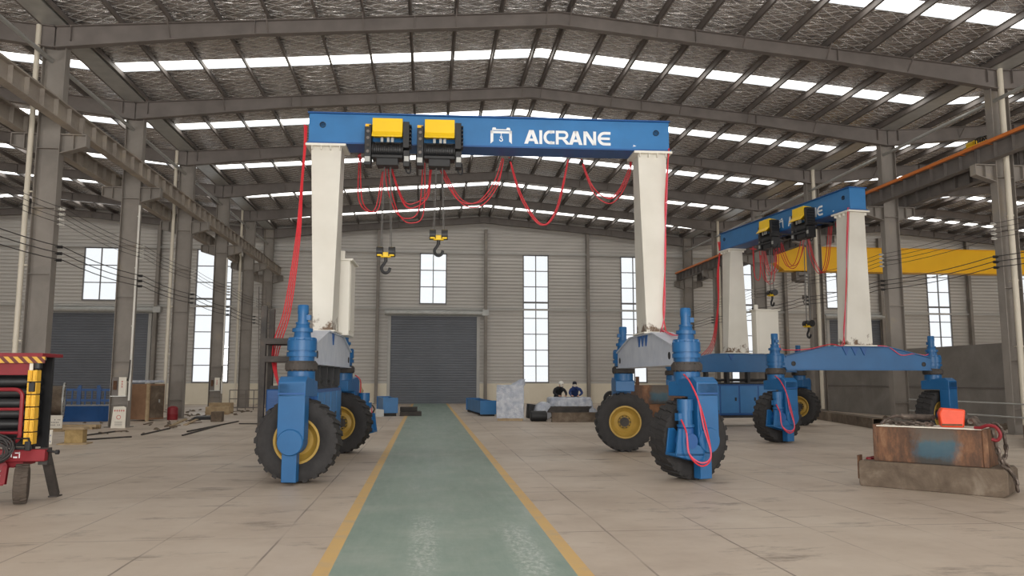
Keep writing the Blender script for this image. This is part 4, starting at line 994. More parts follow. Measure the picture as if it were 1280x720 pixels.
def chain(path, label, name='chain', L=.085, W=.056, r=.012, mat='chain', loc=None):
    pts = spline(path, 24); m = MB(); acc = 0; last = pts[0]; i = 0; step = L-2.4*r
    m_up = [Vector((.3, .2, 1)), Vector((1, -.4, .1))]
    link_c = last
    for a, b in zip(pts[:-1], pts[1:]):
        d = (b-a).length; acc += d
        if acc >= step:
            acc -= step; t = (b-a).normalized(); u = m_up[i % 2]; link(m, b, t, u, L, W, r); i += 1
    return tag(obj(name, m, mat), label, 'chain')
def W3(lx, ly, z): 
    p = wp(lx, ly); return (p[0], p[1], z)
zt = .39+.545
chain([W3(-.7, .35, zt+.03), W3(-.55, .5, zt+.03), W3(-.4, .3, zt+.04), W3(-.3, .55, zt+.03), W3(-.15, .35, zt+.03), W3(-.06, .55, zt+.03), W3(-.03, .3, zt+.03), W3(-.2, .22, zt+.04), W3(-.5, .25, zt+.03)], 'loose steel chain heaped on top of the blue-patched weight', L=.11, W=.075, r=.017)
chain([W3(.79, .17, zt+.04), W3(.82, .12, zt+.04), W3(.86, .06, zt-.12), W3(.9, .05, .6), W3(.93, .08, .45), W3(1.0, .12, .38), W3(1.07, .1, .26), W3(1.09, .1, .12)], 'steel chain hanging down the end of the rusty weight below the red hook', L=.13, W=.085, r=.02)
chain([W3(.66, .40, zt+.03), W3(.86, .36, zt+.05), W3(.93, .34, zt-.1), W3(.95, .3, .62), W3(.93, .2, .5), W3(.96, .26, .42)], 'shorter steel chain looped over the end of the rusty weight behind the red hook', L=.12, W=.078, r=.018)
ob = thing('hook_block', (*wp(.27, .34), zt+.002), 'orange-red hook block standing on the rusty weight', 'hook block', WA+.35)
bb = MB().prism([(-.155, .0), (.145, .0), (.17, .26), (-.14, .285), (-.18, .20)], -.12, .12, 'y'); obb = obj('block_body', bb, 'orange', ob, .02)
obj('sheave', MB().cyl((.16, 0, .13), (.2, 0, .13), .09, 18), 'darkiron', ob)
obj('label_strip', MB().box(-.15, .12, -.121, -.12, .02, .05), 'rust', ob)
sh = MB()
sh.tube(spline([W3(.53, .40, zt+.10), W3(.56, .42, zt+.14), W3(.61, .36, zt+.08), W3(.70, .3, zt+.035)]), .035, 10)
sh.tube(spline([W3(.53, .28, zt+.10), W3(.57, .26, zt+.12), W3(.63, .24, zt+.05), W3(.72, .24, zt+.04)]), .03, 10)
sh.tube([W3(.70, .30, zt+.035), W3(.72, .24, zt+.04)], .03, 8); sh.tube([W3(.53, .42, zt+.10), W3(.53, .26, zt+.10)], .042, 10)
tag(obj('shackle', sh, 'chain'), 'heavy grey shackle lying beside the orange hook block', 'shackle')
sg = MB()
sg.tube(spline([W3(-.45, .42, zt+.125), W3(-.25, .44, zt+.13), W3(-.05, .42, zt+.13), W3(.01, .40, zt+.13)]), .045, 10)
sg.tube(spline([W3(-.62, .14, zt+.08), W3(-.5, .3, zt+.14), W3(-.42, .40, zt+.12)]), .022, 8)
sg.tube([W3(-.66, .10, zt+.024), W3(-.62, .14, zt+.08)], .022, 8)
tag(obj('lifting_sling', sg, 'chain'), 'thick grey lifting rope running from the weight edge to the orange hook block', 'sling')
rh = MB()
rh.tube(spline([W3(.70, .02, zt+.02), W3(.80, -.02, zt+.06), W3(.90, -.02, zt+.04), W3(.95, -.02, zt-.06), W3(.91, -.02, zt-.14), W3(.84, -.02, zt-.13)], 6), .024, 8)
rh.cyl(W3(.70, .02, zt+.02), W3(.62, .05, zt+.02), .02, 8)
tag(obj('lifting_hook', rh, 'red'), 'red lifting hook curled over the corner of the rusty weight', 'hook')
rg = MB(); rr = random.Random(3)
for i in range(4): lump(rg, *wp(-.9+.01*i, .25+.05*i), .39, .06, rr)
tag(obj('rag', rg, 'red'), 'crumpled red and white rag on the slab end beside the weight', 'rag')
# the second pair of weights, behind the wheel with the gold rim
r1 = thing('rusty_block', (6.75, 22.95, 0), 'large rust-red steel block on the floor behind the gold-rimmed wheel', 'steel block')
q = MB().box(-.55, .75, -.5, .5, 0, .91); q.box(-.6, .8, -.55, .55, 0, .04); obj('block_body', q, 'rust', r1, .012)
obj('seam_plate', MB().box(-.57, .77, -.52, .52, .5, .53), 'rust', r1)
r2 = thing('test_weight', (6.75, 22.95, .91), 'rusty weight with blue patch, stacked on the rust-red block behind the gold-rimmed wheel', 'weight')
q = MB().box(-.92, .85, -.42, .42, 0, .55); q.box(-.95, -.89, -.44, .44, 0, .58); obj('weight_body', q, 'weight', r2, .01)
for xx in (-.74, -.55):
    q = MB().box(xx-.05, xx+.05, -.3, -.24, .55, .80); obj('lifting_lug', q, 'rust', r2)

# ------------------------------------------------------------------ red cable cart
ct = thing('cable_cart', (-5.7, 11.2, 0), 'red wheeled cart with black rolls, yellow blocks and hazard-striped roof', 'cart')
q = MB().box(-1.7, .56, -.05, .55, 1.935, 1.985); cp = obj('canopy', q, 'red', ct, .006)
obj('hazard_strip', MB().box(-1.7, .60, -.075, -.05, 1.85, 1.935), 'hazard', cp)
obj('canopy_skirt', MB().box(-1.7, .58, -.05, -.03, 1.85, 1.94), 'red', cp)
obj('header_panel', MB().box(-1.7, .38, .0, .05, 1.69, 1.87), 'red', ct, .004)
obj('name_plate', MB().box(.385, .43, -.012, .0, 1.74, 1.85), 'paper', ct)
for (xx, yy) in ((.43, .06), (.43, .44), (-1.65, .06), (-1.65, .44)): obj('post', MB().box(xx-.04, xx+.04, yy, yy+.06, .62, 1.94), 'black', ct)
obj('back_panel', MB().box(-1.65, .42, .5, .53, .7, 1.9), 'black', ct)
for i, z in enumerate((1.60, 1.455, 1.315, 1.175, 1.035, .9)):
    for yy in (.12, .36):
        q = MB().lathe([(0, -1.6), (.062, -1.6), (.066, -1.55), (.066, .30), (.056, .32), (.056, .36), (.03, .38), (0, .38)], (0, yy, z), 'x', 18)
        obj('hose_roll', q, 'black', ct)
for i in range(6):
    for j in range(2):
        z = .78+i*.165; xx = .41+j*.062
        q = MB().box(xx, xx+.056, -.10, .02, z, z+.15); q.box(xx+.01, xx+.046, -.112, -.10, z+.02, z+.13); obj('terminal_block', q, 'ochre', ct, .004)
for z in (1.47, .70): obj('sensor', MB().box(.45, .52, -.14, -.10, z, z+.12), 'black', ct, .006)
obj('indicator_lamp', MB().cyl((.50, -.02, 1.78), (.50, -.02, 1.86), .05, 14), 'black', ct)
ring = []
def rrect(x0, x1, z0, z1, r, y):
    out = []
    for (cx, cz, a0) in ((x1-r, z1-r, 0), (x0+r, z1-r, 90), (x0+r, z0+r, 180), (x1-r, z0+r, 270)):
        for k in range(6):
            a = math.radians(a0+90*k/5); out.append((cx+r*math.cos(a), y, cz+r*math.sin(a)))
    return out
gm = MB().tube(rrect(-.55, .36, .80, 1.50, .1, -.09), .026, 8, closed=True); gr = obj('guard_frame', gm, 'red', ct)
for z in (1.24, .93): obj('guard_bar', MB().tube([(-.55, -.09, z), (.36, -.09, z)], .02, 8), 'red', gr)
gm = MB().tube(rrect(-1.6, -.62, .80, 1.50, .1, -.09), .026, 8, closed=True); obj('guard_frame', gm, 'red', ct)
cc = MB(); rr = random.Random(11)
for i in range(14):
    cx, cz = rr.uniform(-.02, .08), .73+rr.uniform(-.04, .04); ax, az = rr.uniform(.25, .36), rr.uniform(.10, .19); yy = -.19-rr.uniform(0, .10)
    cc.tube([(cx+ax*math.cos(2*PI*k/24), yy+.02*math.sin(4*PI*k/24+i), cz+az*math.sin(2*PI*k/24)) for k in range(24)], .011, 6, closed=True)
cc.tube([(.05, -.22, .86), (.05, -.16, .94), (.05, -.135, .93)], .015, 6)
tag(obj('cable_coil', cc, 'wire', None, loc=(-5.7, 11.2, 0)), 'coil of dark cable hung on the front of the red cart', 'cable')
bm_ = obj('bumper', MB().box(-1.7, .68, -.07, .05, .555, .71), 'red', ct, .008)
for i, (a, b_, c_, d_) in enumerate(((.20, .60, .04, .08), (.26, .61, .012, .07), (.29, .60, .05, .02), (.36, .60, .012, .08), (.31, .66, .06, .012))):
    obj('white_mark', MB().box(a, a+c_, -.073, -.07, b_, b_+d_), 'letter', bm_)
q = MB().obar((.62, .12, .60), (.54, .62, .02), .11, .09); q.box(.48, .60, .55, .72, 0, .02); q.box(.56, .68, .02, .14, .5, .72); lg = obj('jack_leg', q, 'darkiron', ct, .005)
q = MB().cyl((.66, .0, .69), (.80, -.02, .67), .016, 8); q.cyl((.80, -.03, .67), (.84, -.03, .67), .03, 10); obj('crank', q, 'black', lg)
def small_wheel(parent, x, y, r, w):
    m = MB(); m.T = Matrix.Translation((x, y, 0)) @ Matrix.Rotation(.38, 4, 'Z') @ Matrix.Translation((-x, -y, 0))
    m.lathe([(.45*r, -w*.4), (.8*r, -w/2), (.95*r, -w*.42), (r*.97, 0), (.95*r, w*.42), (.8*r, w/2), (.45*r, w*.4), (.45*r, -w*.4)], (x, y, r), 'x', 28)
    for k in range(18):
        for sg in (-1, 1):
            a = 2*PI*(k+.5*(sg > 0))/18; c, s = math.cos(a), math.sin(a)
            P = lambda rad, t, xx: (x+xx, y+c*rad-s*t, r+s*rad+c*t)
            vs = [P(.93*r, -.018, sg*w*.46), P(.93*r, .018, sg*w*.46), P(r, .015, sg*w*.44), P(r, -.015, sg*w*.44), P(.93*r, -.0, 0), P(.93*r, .036, 0), P(r, .033, 0), P(r, .003, 0)]
            m.add(vs, [(0, 1, 2, 3), (7, 6, 5, 4), (0, 4, 5, 1), (1, 5, 6, 2), (2, 6, 7, 3), (3, 7, 4, 0)])
    o = obj('wheel', m, 'dustytyre', parent, angle=30)
    h = MB(); h.T = m.T; h.lathe([(0, -w*.3), (.2*r, -w*.3), (.48*r, -w*.4), (.48*r, w*.4), (.2*r, w*.3), (0, w*.3)], (x, y, r), 'x', 20); obj('rim', h, 'red', o)
small_wheel(ct, .375, .02, .258, .17); small_wheel(ct, -1.45, .3, .258, .17)
q = MB().box(-1.6, .36, .05, .12, .48, .56); q.box(-1.6, .36, .62, .70, .48, .56); q.box(-1.5, -1.42, .05, .7, .45, .5); q.obar((.2, .08, .5), (.2, .66, .5), .08, .08)
q.obar((.18, .0, .52), (-.5, -.45, .12), .07, .08); q.obar((.18, -.02, .50), (.18, -.06, .26), .07, .06); q.obar((.18, -.05, .27), (-.45, -.43, .25), .05, .05); q.obar((.18, -.02, .40), (-.4, -.15, .38), .04, .04)
obj('chassis', q, 'red', ct, .005)
q = MB().box(.29, .46, -.16, -.07, .72, .74); q.tube([(.32, -.1, .72), (.32, -.14, .86), (.5, -.14, .86), (.52, -.1, .72)], .014, 6); obj('tie_bracket', q, 'black', ct)

# ------------------------------------------------------------------ material along the end wall, walkway side
def trough(x0, y0, x1, y1, w, h, z0, name, label):
    L = math.hypot(x1-x0, y1-y0); a = math.atan2(-(x1-x0), y1-y0)
    t = thing(name, (x0, y0, 0), label, 'steel channel', a)
    m = MB().box(-w/2, -w/2+.025, .03, L-.03, z0, z0+h); m.box(w/2-.025, w/2, .03, L-.03, z0, z0+h); m.box(-w/2, w/2, .03, L-.03, z0, z0+.025)
    for k in range(1, int(L/.9)): m.box(-w/2+.025, w/2-.025, k*.9-.01, k*.9+.01, z0+.02, z0+h*.55)
    b = obj('channel', m, 'blue', t, .004)
    for yy in (.0, L-.03): obj('end_plate', MB().box(-w/2-.05, w/2+.05, yy, yy+.03, z0-.02, z0+h+.02), 'blue', b)
    for yy in (.15, L-.3): obj('support_block', MB().box(-w/2, w/2, yy, yy+.16, 0, z0), 'darkiron', t)
trough(2.72, 34.6, 2.35, 39.6, .62, .56, .10, 'steel_trough', 'long blue steel trough lying beside the plastic-wrapped crate')
trough(-1.55, 34.9, -2.05, 38.4, .55, .62, .16, 'steel_trough', 'short blue steel trough lying beside the walkway by the dark bars')
for i, (y, z, l) in enumerate(((35.2, 0, 1.0), (35.9, 0, .95), (35.5, .2, .8))):
    tag(obj('steel_bar', MB().box(-1.15, -1.15+l*.95, y-.18, y+.18, z, z+.19), 'darkiron', bevel=.01), ['dark square steel bar on the floor beside the walkway edge, nearer one', 'dark square steel bar on the floor beside the walkway edge, farther one', 'dark steel bar lying across the two bars beside the walkway'][i], 'steel bar', 'dark bars by the blue trough')
tag(obj('plate_offcut', MB().prism([(-.18, 0), (.18, 0), (.18, .3), (-.16, .34)], -.02, .02, 'y'), 'zinc', loc=(-2.0, 34.6, 0), rotz=.2), 'small bare steel offcut leaning at the end of the blue trough', 'offcut')
bx = thing('blue_cabinet', (-2.72, 32.2, 0), 'narrow blue steel box standing behind the rear wheel with a cream sack on top', 'cabinet')
obj('cabinet_body', MB().box(-.18, .18, -.18, .18, 0, 1.05), 'bluedk', bx, .015); obj('cabinet_door', MB().box(-.14, .14, -.192, -.18, .1, .98), 'blue', bx)
sk = MB().lathe([(0, 0), (.17, .01), (.18, .1), (.13, .28), (.07, .40), (.075, .48), (.055, .55), (0, .57)], (0, 0, 0), 'z', 18)
sk.v = [(x+.03*math.sin(z*14), y+.02*math.cos(z*11), z) for (x, y, z) in sk.v]
tag(obj('sack', sk, 'wood', loc=(-2.72, 32.2, 1.05)), 'cream coloured sack tied at its neck on the narrow blue box', 'sack')
hr = MB()
for i in range(4): hr.tube([(.03*i, .02*i+.25*0, 0)]+[(.22*math.cos(2*PI*k/22)+.01*i, .03*i, .30+.28*math.sin(2*PI*k/22)) for k in range(22)][1:], .014, 6, closed=False)
tag(obj('hose_coil', hr, 'wire', loc=(-2.35, 33.0, 0)), 'upright coil of dark hose behind the rear wheel', 'hose')

def crumple(mb, amp, sc, seed):
    out = []
    for (x, y, z) in mb.v:
        n = noise.noise_vector(Vector((x*sc+seed, y*sc, z*sc)))+.5*noise.noise_vector(Vector((x*sc*2.3, y*sc*2.3+seed, z*sc*2.3)))
        out.append((x+n.x*amp, y+n.y*amp, z+n.z*amp*(.6 if z > .04 else 0)))
    mb.v = out; return mb
def gridbox(x0, x1, y0, y1, z0, z1, n):
    m = MB()
    def face(f):
        vs = [f(i/n, j/n) for j in range(n+1) for i in range(n+1)]
        m.add(vs, [(j*(n+1)+i, j*(n+1)+i+1, (j+1)*(n+1)+i+1, (j+1)*(n+1)+i) for j in range(n) for i in range(n)])
    lx, ly, lz = x1-x0, y1-y0, z1-z0
    face(lambda u, v: (x0+u*lx, y0, z0+v*lz)); face(lambda u, v: (x0+u*lx, y1, z0+v*lz)); face(lambda u, v: (x0, y0+u*ly, z0+v*lz)); face(lambda u, v: (x1, y0+u*ly, z0+v*lz)); face(lambda u, v: (x0+u*lx, y0+v*ly, z1))
    return m
cr = thing('wrapped_crate', (3.33, 31.2, 0), 'tall plastic-wrapped crate standing beside the walkway', 'crate', -.12)
obj('crate_body', MB().box(-.5, .5, -.4, .4, .10, 1.34), 'wood', cr)
pl = MB()
for yy in (-.36, 0, .36): pl.box(-.5, .5, yy-.05, yy+.05, 0, .10)
obj('pallet', pl, 'wood', cr)
obj('plastic_wrap', crumple(gridbox(-.535, .535, -.435, .435, .10, 1.39, 16), .022, 4, 3), 'plastic', cr, angle=180)
tf = MB(); n = 14
vs = []
for j in range(6):
    for i in range(n): 
        a = 2*PI*i/n; r = .30*(1-j/6)+.03; vs.append((.26+r*1.0*math.cos(a)+.05*j, r*.9*math.sin(a), 1.37+.05*j+.015*math.sin(i*2.4+j)))
tf.add(vs, [(j*n+i, j*n+(i+1) % n, (j+1)*n+(i+1) % n, (j+1)*n+i) for j in range(5) for i in range(n)]+[tuple(5*n+i for i in range(n))])
obj('wrap_tuft', crumple(tf, .03, 6, 1), 'plastic', cr, angle=180)
q = MB().prism([(-.2, 0), (.24, 0), (.2, .55), (-.16, .6)], -.3, .3, 'y'); tag(obj('black_bin', q, 'black', loc=(4.42, 33.0, 0), bevel=.02), 'black bin on the floor behind the wrapped crate', 'bin')
dm = MB().lathe([(0, -.3), (.30, -.3), (.35, -.27), (.36, -.1), (.35, .1), (.36, .27), (.30, .3), (0, .3)], (0, 0, .36), 'y', 28)
crumple(dm, .02, 5, 8); dm.v = [(x, y, max(0.0, z)) for (x, y, z) in dm.v]
tag(obj('wrapped_drum', dm, 'plastic', loc=(4.72, 31.5, 0), angle=180), 'plastic-wrapped drum lying between the crate and the covered bench', 'drum')
bn = thing('work_bench', (5.95, 32.5, 0), 'steel work bench under the plastic sheet in front of the two people', 'bench')
obj('bench_top', MB().box(-.8, .8, -.42, .42, .79, .84), 'darkiron', bn)
for sx in (-.72, .72):
    for sy in (-.36, .36): obj('leg', MB().box(sx-.04, sx+.04, sy-.04, sy+.04, 0, .79), 'darkiron', bn)
obj('shelf', MB().box(-.7, .7, -.34, .34, .24, .28), 'darkiron', bn)
ps = MB(); nx, ny = 44, 26; vs = []
for j in range(ny+1):
    for i in range(nx+1):
        u, v = -1.25+2.5*i/nx, -.80+1.45*j/ny
        ox, oy = max(0, abs(u)-.84), max(0, -v-.46); d = max(ox, oy)
        x = u if ox == 0 else math.copysign(.84+.12*ox+.03*math.sin(v*17), u); y = v if oy == 0 else -.46-.08*oy-.03*math.sin(u*15)*min(1, oy*4)
        y = min(y, .44)
        vs.append((x, y, max(.03, .872-d*1.05)+.014*noise.noise(Vector((u*5, v*5, 2)))+.008*math.sin(u*23+v*9)))
ps.add(vs, [(j*(nx+1)+i, j*(nx+1)+i+1, (j+1)*(nx+1)+i+1, (j+1)*(nx+1)+i) for j in range(ny) for i in range(nx)])
tag(obj('plastic_sheet', ps, 'plastic', loc=(5.95, 32.5, 0), angle=180), 'crinkled plastic sheet draped over the bench the two people lean on', 'plastic sheet')
wp_ = MB(); rr = random.Random(2)
for i in range(5): lump(wp_, rr.uniform(-.25, .35), rr.uniform(-.15, .15), 0, rr.uniform(.28, .45), rr, 10)
crumple(wp_, .04, 4, 5); wp_.v = [(x, y, max(0.0, z*1.6)) for (x, y, z) in wp_.v]
tag(obj('wrapped_bundle', wp_, 'plastic', loc=(7.0, 34.4, 0), angle=180), 'plastic-wrapped bundle on the floor beside the dark wheel rim', 'bundle')
wr = MB().lathe([(.17, -.06), (.30, -.08), (.32, 0), (.30, .08), (.17, .06), (.15, 0), (.17, -.06)], (0, 0, .32), 'y', 28)
for k in range(4): a = PI*k/4; wr.obar((-.18*math.cos(a), 0, .32-.18*math.sin(a)), (.18*math.cos(a), 0, .32+.18*math.sin(a)), .05, .05, up=(0, 1, 0))
st = MB().box(-.35, .35, -.25, .25, 0, .5)
bs = thing('parts_stand', (7.75, 32.6, 0), 'low grey box carrying the dark wheel rim beside the gold-rimmed wheel', 'box'); obj('stand_body', st, 'zinc', bs, .02); obj('stand_lid', MB().box(-.37, .37, -.27, .27, .48, .5), 'zinc', bs)
tag(obj('spare_rim', wr, 'black', loc=(7.75, 32.6, .5)), 'dark spoked wheel rim standing on the grey box past the bench', 'wheel rim')
q = MB().box(0, 2.05, -.16, .16, 0, .04); q.box(0, 2.05, -.16, .16, .32, .36); q.box(0, 2.05, -.02, .02, .04, .32)
for k in range(5): q.box(.05+k*.48, .08+k*.48, -.15, .15, .04, .32)
q.box(-.0, 2.05, -.17, -.15, .02, .34)
tag(obj('steel_girder', q, 'slab', loc=(4.78, 29.9, 0), rotz=-.03), 'brown steel girder lying on the floor in front of the covered bench', 'girder')
q = MB().lathe([(0, -.32), (.16, -.32), (.2, -.28), (.2, .28), (.16, .32), (0, .32)], (0, 0, .2), 'x', 18); tag(obj('dark_roller', q, 'black', loc=(4.35, 30.4, 0)), 'short dark roller on the floor at the end of the brown girder', 'roller')
q = MB()
for i in range(5): q.box(-.75+.03*i, .75+.05*i, -.16+.02*i, .18, .36+i*.045, .40+i*.045)
tag(obj('plate_stack', q, 'darkiron', loc=(5.4, 29.95, 0)), 'dark stacked plates lying on the brown girder', 'plates')
tag(obj('timber_block', MB().prism([(-.18, 0), (.18, 0), (.14, .1), (-.15, .12)], -.12, .12, 'y'), 'brick', loc=(6.55, 30.6, .0)), 'small orange-brown block on the floor under the hanging plastic sheet', 'block')

# ------------------------------------------------------------------ two people leaning over the bench
def person(x, y, rz, label, jacket, head_cover, tilt, s=1.0):
    root = thing('person', (x, y, 0), label, 'person', rz, None)
    V, E_, Rr = [], [], []
    def v(p, r): V.append(p); Rr.append(r); return len(V)-1
    def chain_(start, pts):
        for p, r in pts:
            i = v(p, r); E_.append((start, i)); start = i
        return start
    pel = v((0, .36, .93), (.155, .12))
    neck = chain_(pel, [((0, .28, 1.06), (.15, .115)), ((tilt*.01, .12, 1.17), (.175, .12)), ((tilt*.02, -.02, 1.245), (.14, .10))])
    chest = neck-1
    head = chain_(neck, [((tilt*.03, -.12, 1.285), (.055, .06)), ((tilt*.05, -.19, 1.335), (.075, .085)), ((tilt*.06, -.21, 1.40), (.078, .09))])
    for sd in (-1, 1):
        sh = chain_(chest, [((sd*.19, .02, 1.205), (.072, .07)), ((sd*.27, -.08, 1.04), (.058, .056)), ((sd*.20+tilt*.04, -.28, .955), (.043, .042)), ((sd*.13+tilt*.06, -.42, .925), (.03, .028)), ((sd*.115+tilt*.06, -.475, .918), (.036, .018))])
        bx, by = V[sh][0], V[sh][1]
        for f, (dx, ln) in enumerate(((-.027, .075), (-.009, .088), (.009, .083), (.027, .066))):
            chain_(sh, [((bx+dx, by-.03, .918), (.0095, .0095)), ((bx+dx*1.1, by-.03-ln*.5, .916), (.009, .009)), ((bx+dx*1.1, by-.03-ln, .904), (.0075, .0075))])
        chain_(sh, [((bx-sd*.035, by+.01, .917), (.011, .011)), ((bx-sd*.055, by-.02, .912), (.009, .009))])
        chain_(pel, [((sd*.095, .37, .86), (.095, .10)), ((sd*.105, .36, .50), (.062, .066)), ((sd*.11, .42, .10), (.043, .046)), ((sd*.115, .33, .045), (.045, .042)), ((sd*.12, .22, .04), (.04, .036))])
    me = bpy.data.meshes.new('person'); me.from_pydata(V, E_, []); me.update()
    o = bpy.data.objects.new('skeleton', me); COL.objects.link(o)
    sk = o.modifiers.new('skin', 'SKIN'); sk.use_smooth_shade = True
    for i, r in enumerate(Rr): me.skin_vertices[0].data[i].radius = r
    me.skin_vertices[0].data[0].use_root = True
    sub = o.modifiers.new('sub', 'SUBSURF'); sub.levels = 2; sub.render_levels = 2
    dg = bpy.context.evaluated_depsgraph_get(); dg.update()
    m2 = bpy.data.meshes.new_from_object(o.evaluated_get(dg)); bpy.data.objects.remove(o)
    for mt in (M[jacket], M['trousers'], M['skin'], M['black']): m2.materials.append(mt)
    for p in m2.polygons:
        c = p.center; p.use_smooth = True
        p.material_index = 0
        if c.z < .90 and c.y > .1: p.material_index = 1
        if c.z < .09: p.material_index = 3
        if c.y < -.40 and c.z < 1.0: p.material_index = 2
        if c.z > 1.30 and c.y < -.10: p.material_index = 2
    b = bpy.data.objects.new('body', m2); COL.objects.link(b); b.parent = root
    hx, hy, hz = tilt*.055, -.215, 1.385
    def head_part(nm, mb, mat): 
        return obj(nm, mb, mat, b, angle=180)
    mk = MB().lathe([(.0, -.118), (.03, -.115), (.055, -.095), (.066, -.06), (.068, -.02)], (hx, hy, hz-.025), 'y', 18); head_part('face_mask', mk, 'paper')
    ns = MB().cyl((hx, hy-.088, hz+.02), (hx, hy-.112, hz-.005), .009, 8, .014); head_part('nose', ns, 'skin')
    for sd in (-1, 1):
        head_part('eye', MB().lathe([(0, -.012), (.009, -.008), (.012, 0), (0, .006)], (hx+sd*.03, hy-.083, hz+.028), 'y', 10), 'black')
        head_part('ear', MB().lathe([(0, -.012), (.02, -.008), (.026, 0), (.02, .008), (0, .012)], (hx+sd*.08, hy+.01, hz), 'x', 12), 'skin')
    if head_cover == 'helmet':
        h = MB().lathe([(0, .128), (.05, .122), (.09, .095), (.112, .045), (.115, .0), (.105, .0)], (hx, hy+.01, hz+.03), 'z', 24)
        h.prism([(hx-.09, hy-.06), (hx-.05, hy-.15), (hx+.05, hy-.15), (hx+.09, hy-.06)], hz+.028, hz+.036, 'z'); h.tube([(hx, hy-.09, hz+.1), (hx, hy, hz+.162), (hx, hy+.1, hz+.1)], .012, 6)
        head_part('helmet', h, 'hat')
    else:
        h = MB().lathe([(0, .115), (.05, .108), (.082, .08), (.094, .04), (.096, .0), (.09, -.02), (.085, -.02)], (hx, hy+.012, hz+.035), 'z', 24)
        h.prism([(hx-.06, hy-.07), (hx-.04, hy-.14), (hx+.04, hy-.14), (hx+.06, hy-.07)], hz+.04, hz+.048, 'z')
        head_part('cap', h, 'trousers')
    cl = MB().tube([(tilt*.028+.075*math.cos(2*PI*k/16), -.105+.07*math.sin(2*PI*k/16), 1.275+.02*math.sin(2*PI*k/16)) for k in range(16)], .02, 8, closed=True)
    obj('collar', cl, jacket, b)
    return root
person(5.66, 33.2, .06, 'person in a black jacket, white helmet and mask, leaning over the covered bench', 'jacketblack', 'helmet', .5)
person(6.36, 33.2, -.06, 'person in a blue jacket, dark cap and mask, reaching across the covered bench', 'jacketblue', 'cap', -1.2)

# ------------------------------------------------------------------ clutter along the cart-side column row
bxr = thing('steel_cabinet', (-10.95, 32.3, 0), 'tall brown steel box with white wrapping on its top between the columns', 'cabinet', -.45)
obj('cabinet_body', MB().box(-.52, .52, -.42, .42, .05, 1.42), 'brownbox', bxr, .01)
obj('corner_post', MB().box(.44, .54, -.44, -.36, .0, 1.44), 'wood', bxr); obj('corner_post', MB().box(-.54, -.46, -.44, -.36, .0, 1.44), 'brownbox', bxr)
obj('cabinet_door', MB().box(.52, .535, -.32, .38, .12, 1.36), 'slab', bxr, .004)
obj('door_handle', MB().box(.535, .56, .1, .16, .7, .82), 'zinc', bxr)
wv = crumple(gridbox(-.5, .5, -.4, .4, 1.42, 1.50, 10), .035, 5, 4); tag(obj('plastic_wrap', wv, 'plastic', loc=(-10.95, 32.3, 0.06), rotz=-.45, angle=180), 'crumpled white plastic lying on top of the brown steel box', 'plastic')
bl = MB().lathe([(0, 0), (.19, 0), (.2, .03), (.2, .2), (.21, .22), (.2, .24), (.2, .44), (.17, .5), (.09, .54), (0, .54)], (0, 0, 0), 'z', 24); tag(obj('gas_bottle', bl, 'red', loc=(-10.05, 32.75, 0)), 'short dull red bottle standing beside the brown steel box', 'bottle')
pp = thing('steel_pipe', (-12.55, 29.0, 0), 'large flanged steel pipe section resting on blue cradles behind the red cart', 'pipe', .35)
tb = MB().lathe([(.50, -2.4), (.52, -2.4), (.52, -.03), (.50, -.03), (.50, -2.4)], (0, 0, .86), 'x', 40); obj('pipe_shell', tb, 'slab', pp)
tb = MB().lathe([(.48, -.05), (.63, -.05), (.63, 0), (.48, 0), (.48, -.05)], (0, 0, .86), 'x', 40)
pf = obj('flange', tb, 'zinc', pp)
for k in range(20): a = 2*PI*k/20; obj('bolt', MB().cyl((-.07, .58*math.cos(a), .86+.58*math.sin(a)), (.02, .58*math.cos(a), .86+.58*math.sin(a)), .016, 6), 'darkiron', pf)
for xx in (-.5, -1.9): obj('cradle', MB().prism([(-.6, 0), (.6, 0), (.6, .62), (.38, .52), (.2, .38), (-.2, .38), (-.38, .52), (-.6, .62)], xx-.12, xx+.12, 'x'), 'bluedk', pp)
for i, (x, y) in enumerate(((-15.9, 37.2), (-14.9, 36.8), (-13.95, 36.5))):
    f = thing('rack_frame', (x, y, 0), 'blue steel rack frame before the charcoal door, %s counted from the pipe' % ORD[i], 'rack frame', .1, 'blue rack frames')
    for xx in (-.38, .38): obj('upright', MB().box(xx-.06, xx+.06, -.06, .06, 0, 1.25+.08*(i % 2)), 'bluedk', f)
    for xx in (-.15, .12): obj('stay', MB().box(xx-.03, xx+.03, -.03, .03, .1, 1.1), 'bluedk', f)
    for z in (.12, .62, 1.08): obj('rail', MB().box(-.38, .38, -.04, .04, z, z+.1), 'bluedk', f)
for i, (x, y, z, l) in enumerate(((-12.9, 31.9, 0, 2.2), (-13.0, 32.55, 0, 2.4))):
    m = MB().box(-l/2, l/2, -.22, .22, 0, .03); m.box(-l/2, l/2, -.22, .22, .55, .58); m.box(-l/2, l/2, -.02, .02, .03, .55); m.box(-l/2, l/2, -.22, -.2, .03, .55)
    for k in range(5): m.box(-l/2+.1+k*(l-.2)/4-.01, -l/2+.1+k*(l-.2)/4+.01, -.2, .2, .03, .55)
    tag(obj('blue_beam', m, 'bluedk', loc=(x, y, z), rotz=.12), ['blue steel beam on the floor behind the poster column, nearer one', 'blue steel beam on the floor behind the poster column, farther one'][i], 'beam')
for i in range(4):
    m = MB().box(-1.3+.1*i, 1.35-.07*i, -.05, .05, 0, .035); tag(obj('flat_bar', m, 'zinc', loc=(-13.25+.1*i, 31.85+.14*i, .585), rotz=.12+.02*i), 'flat bare steel bar on the blue beams, %s from the edge' % ORD[i], 'flat bar', 'flat bars on the blue beams')
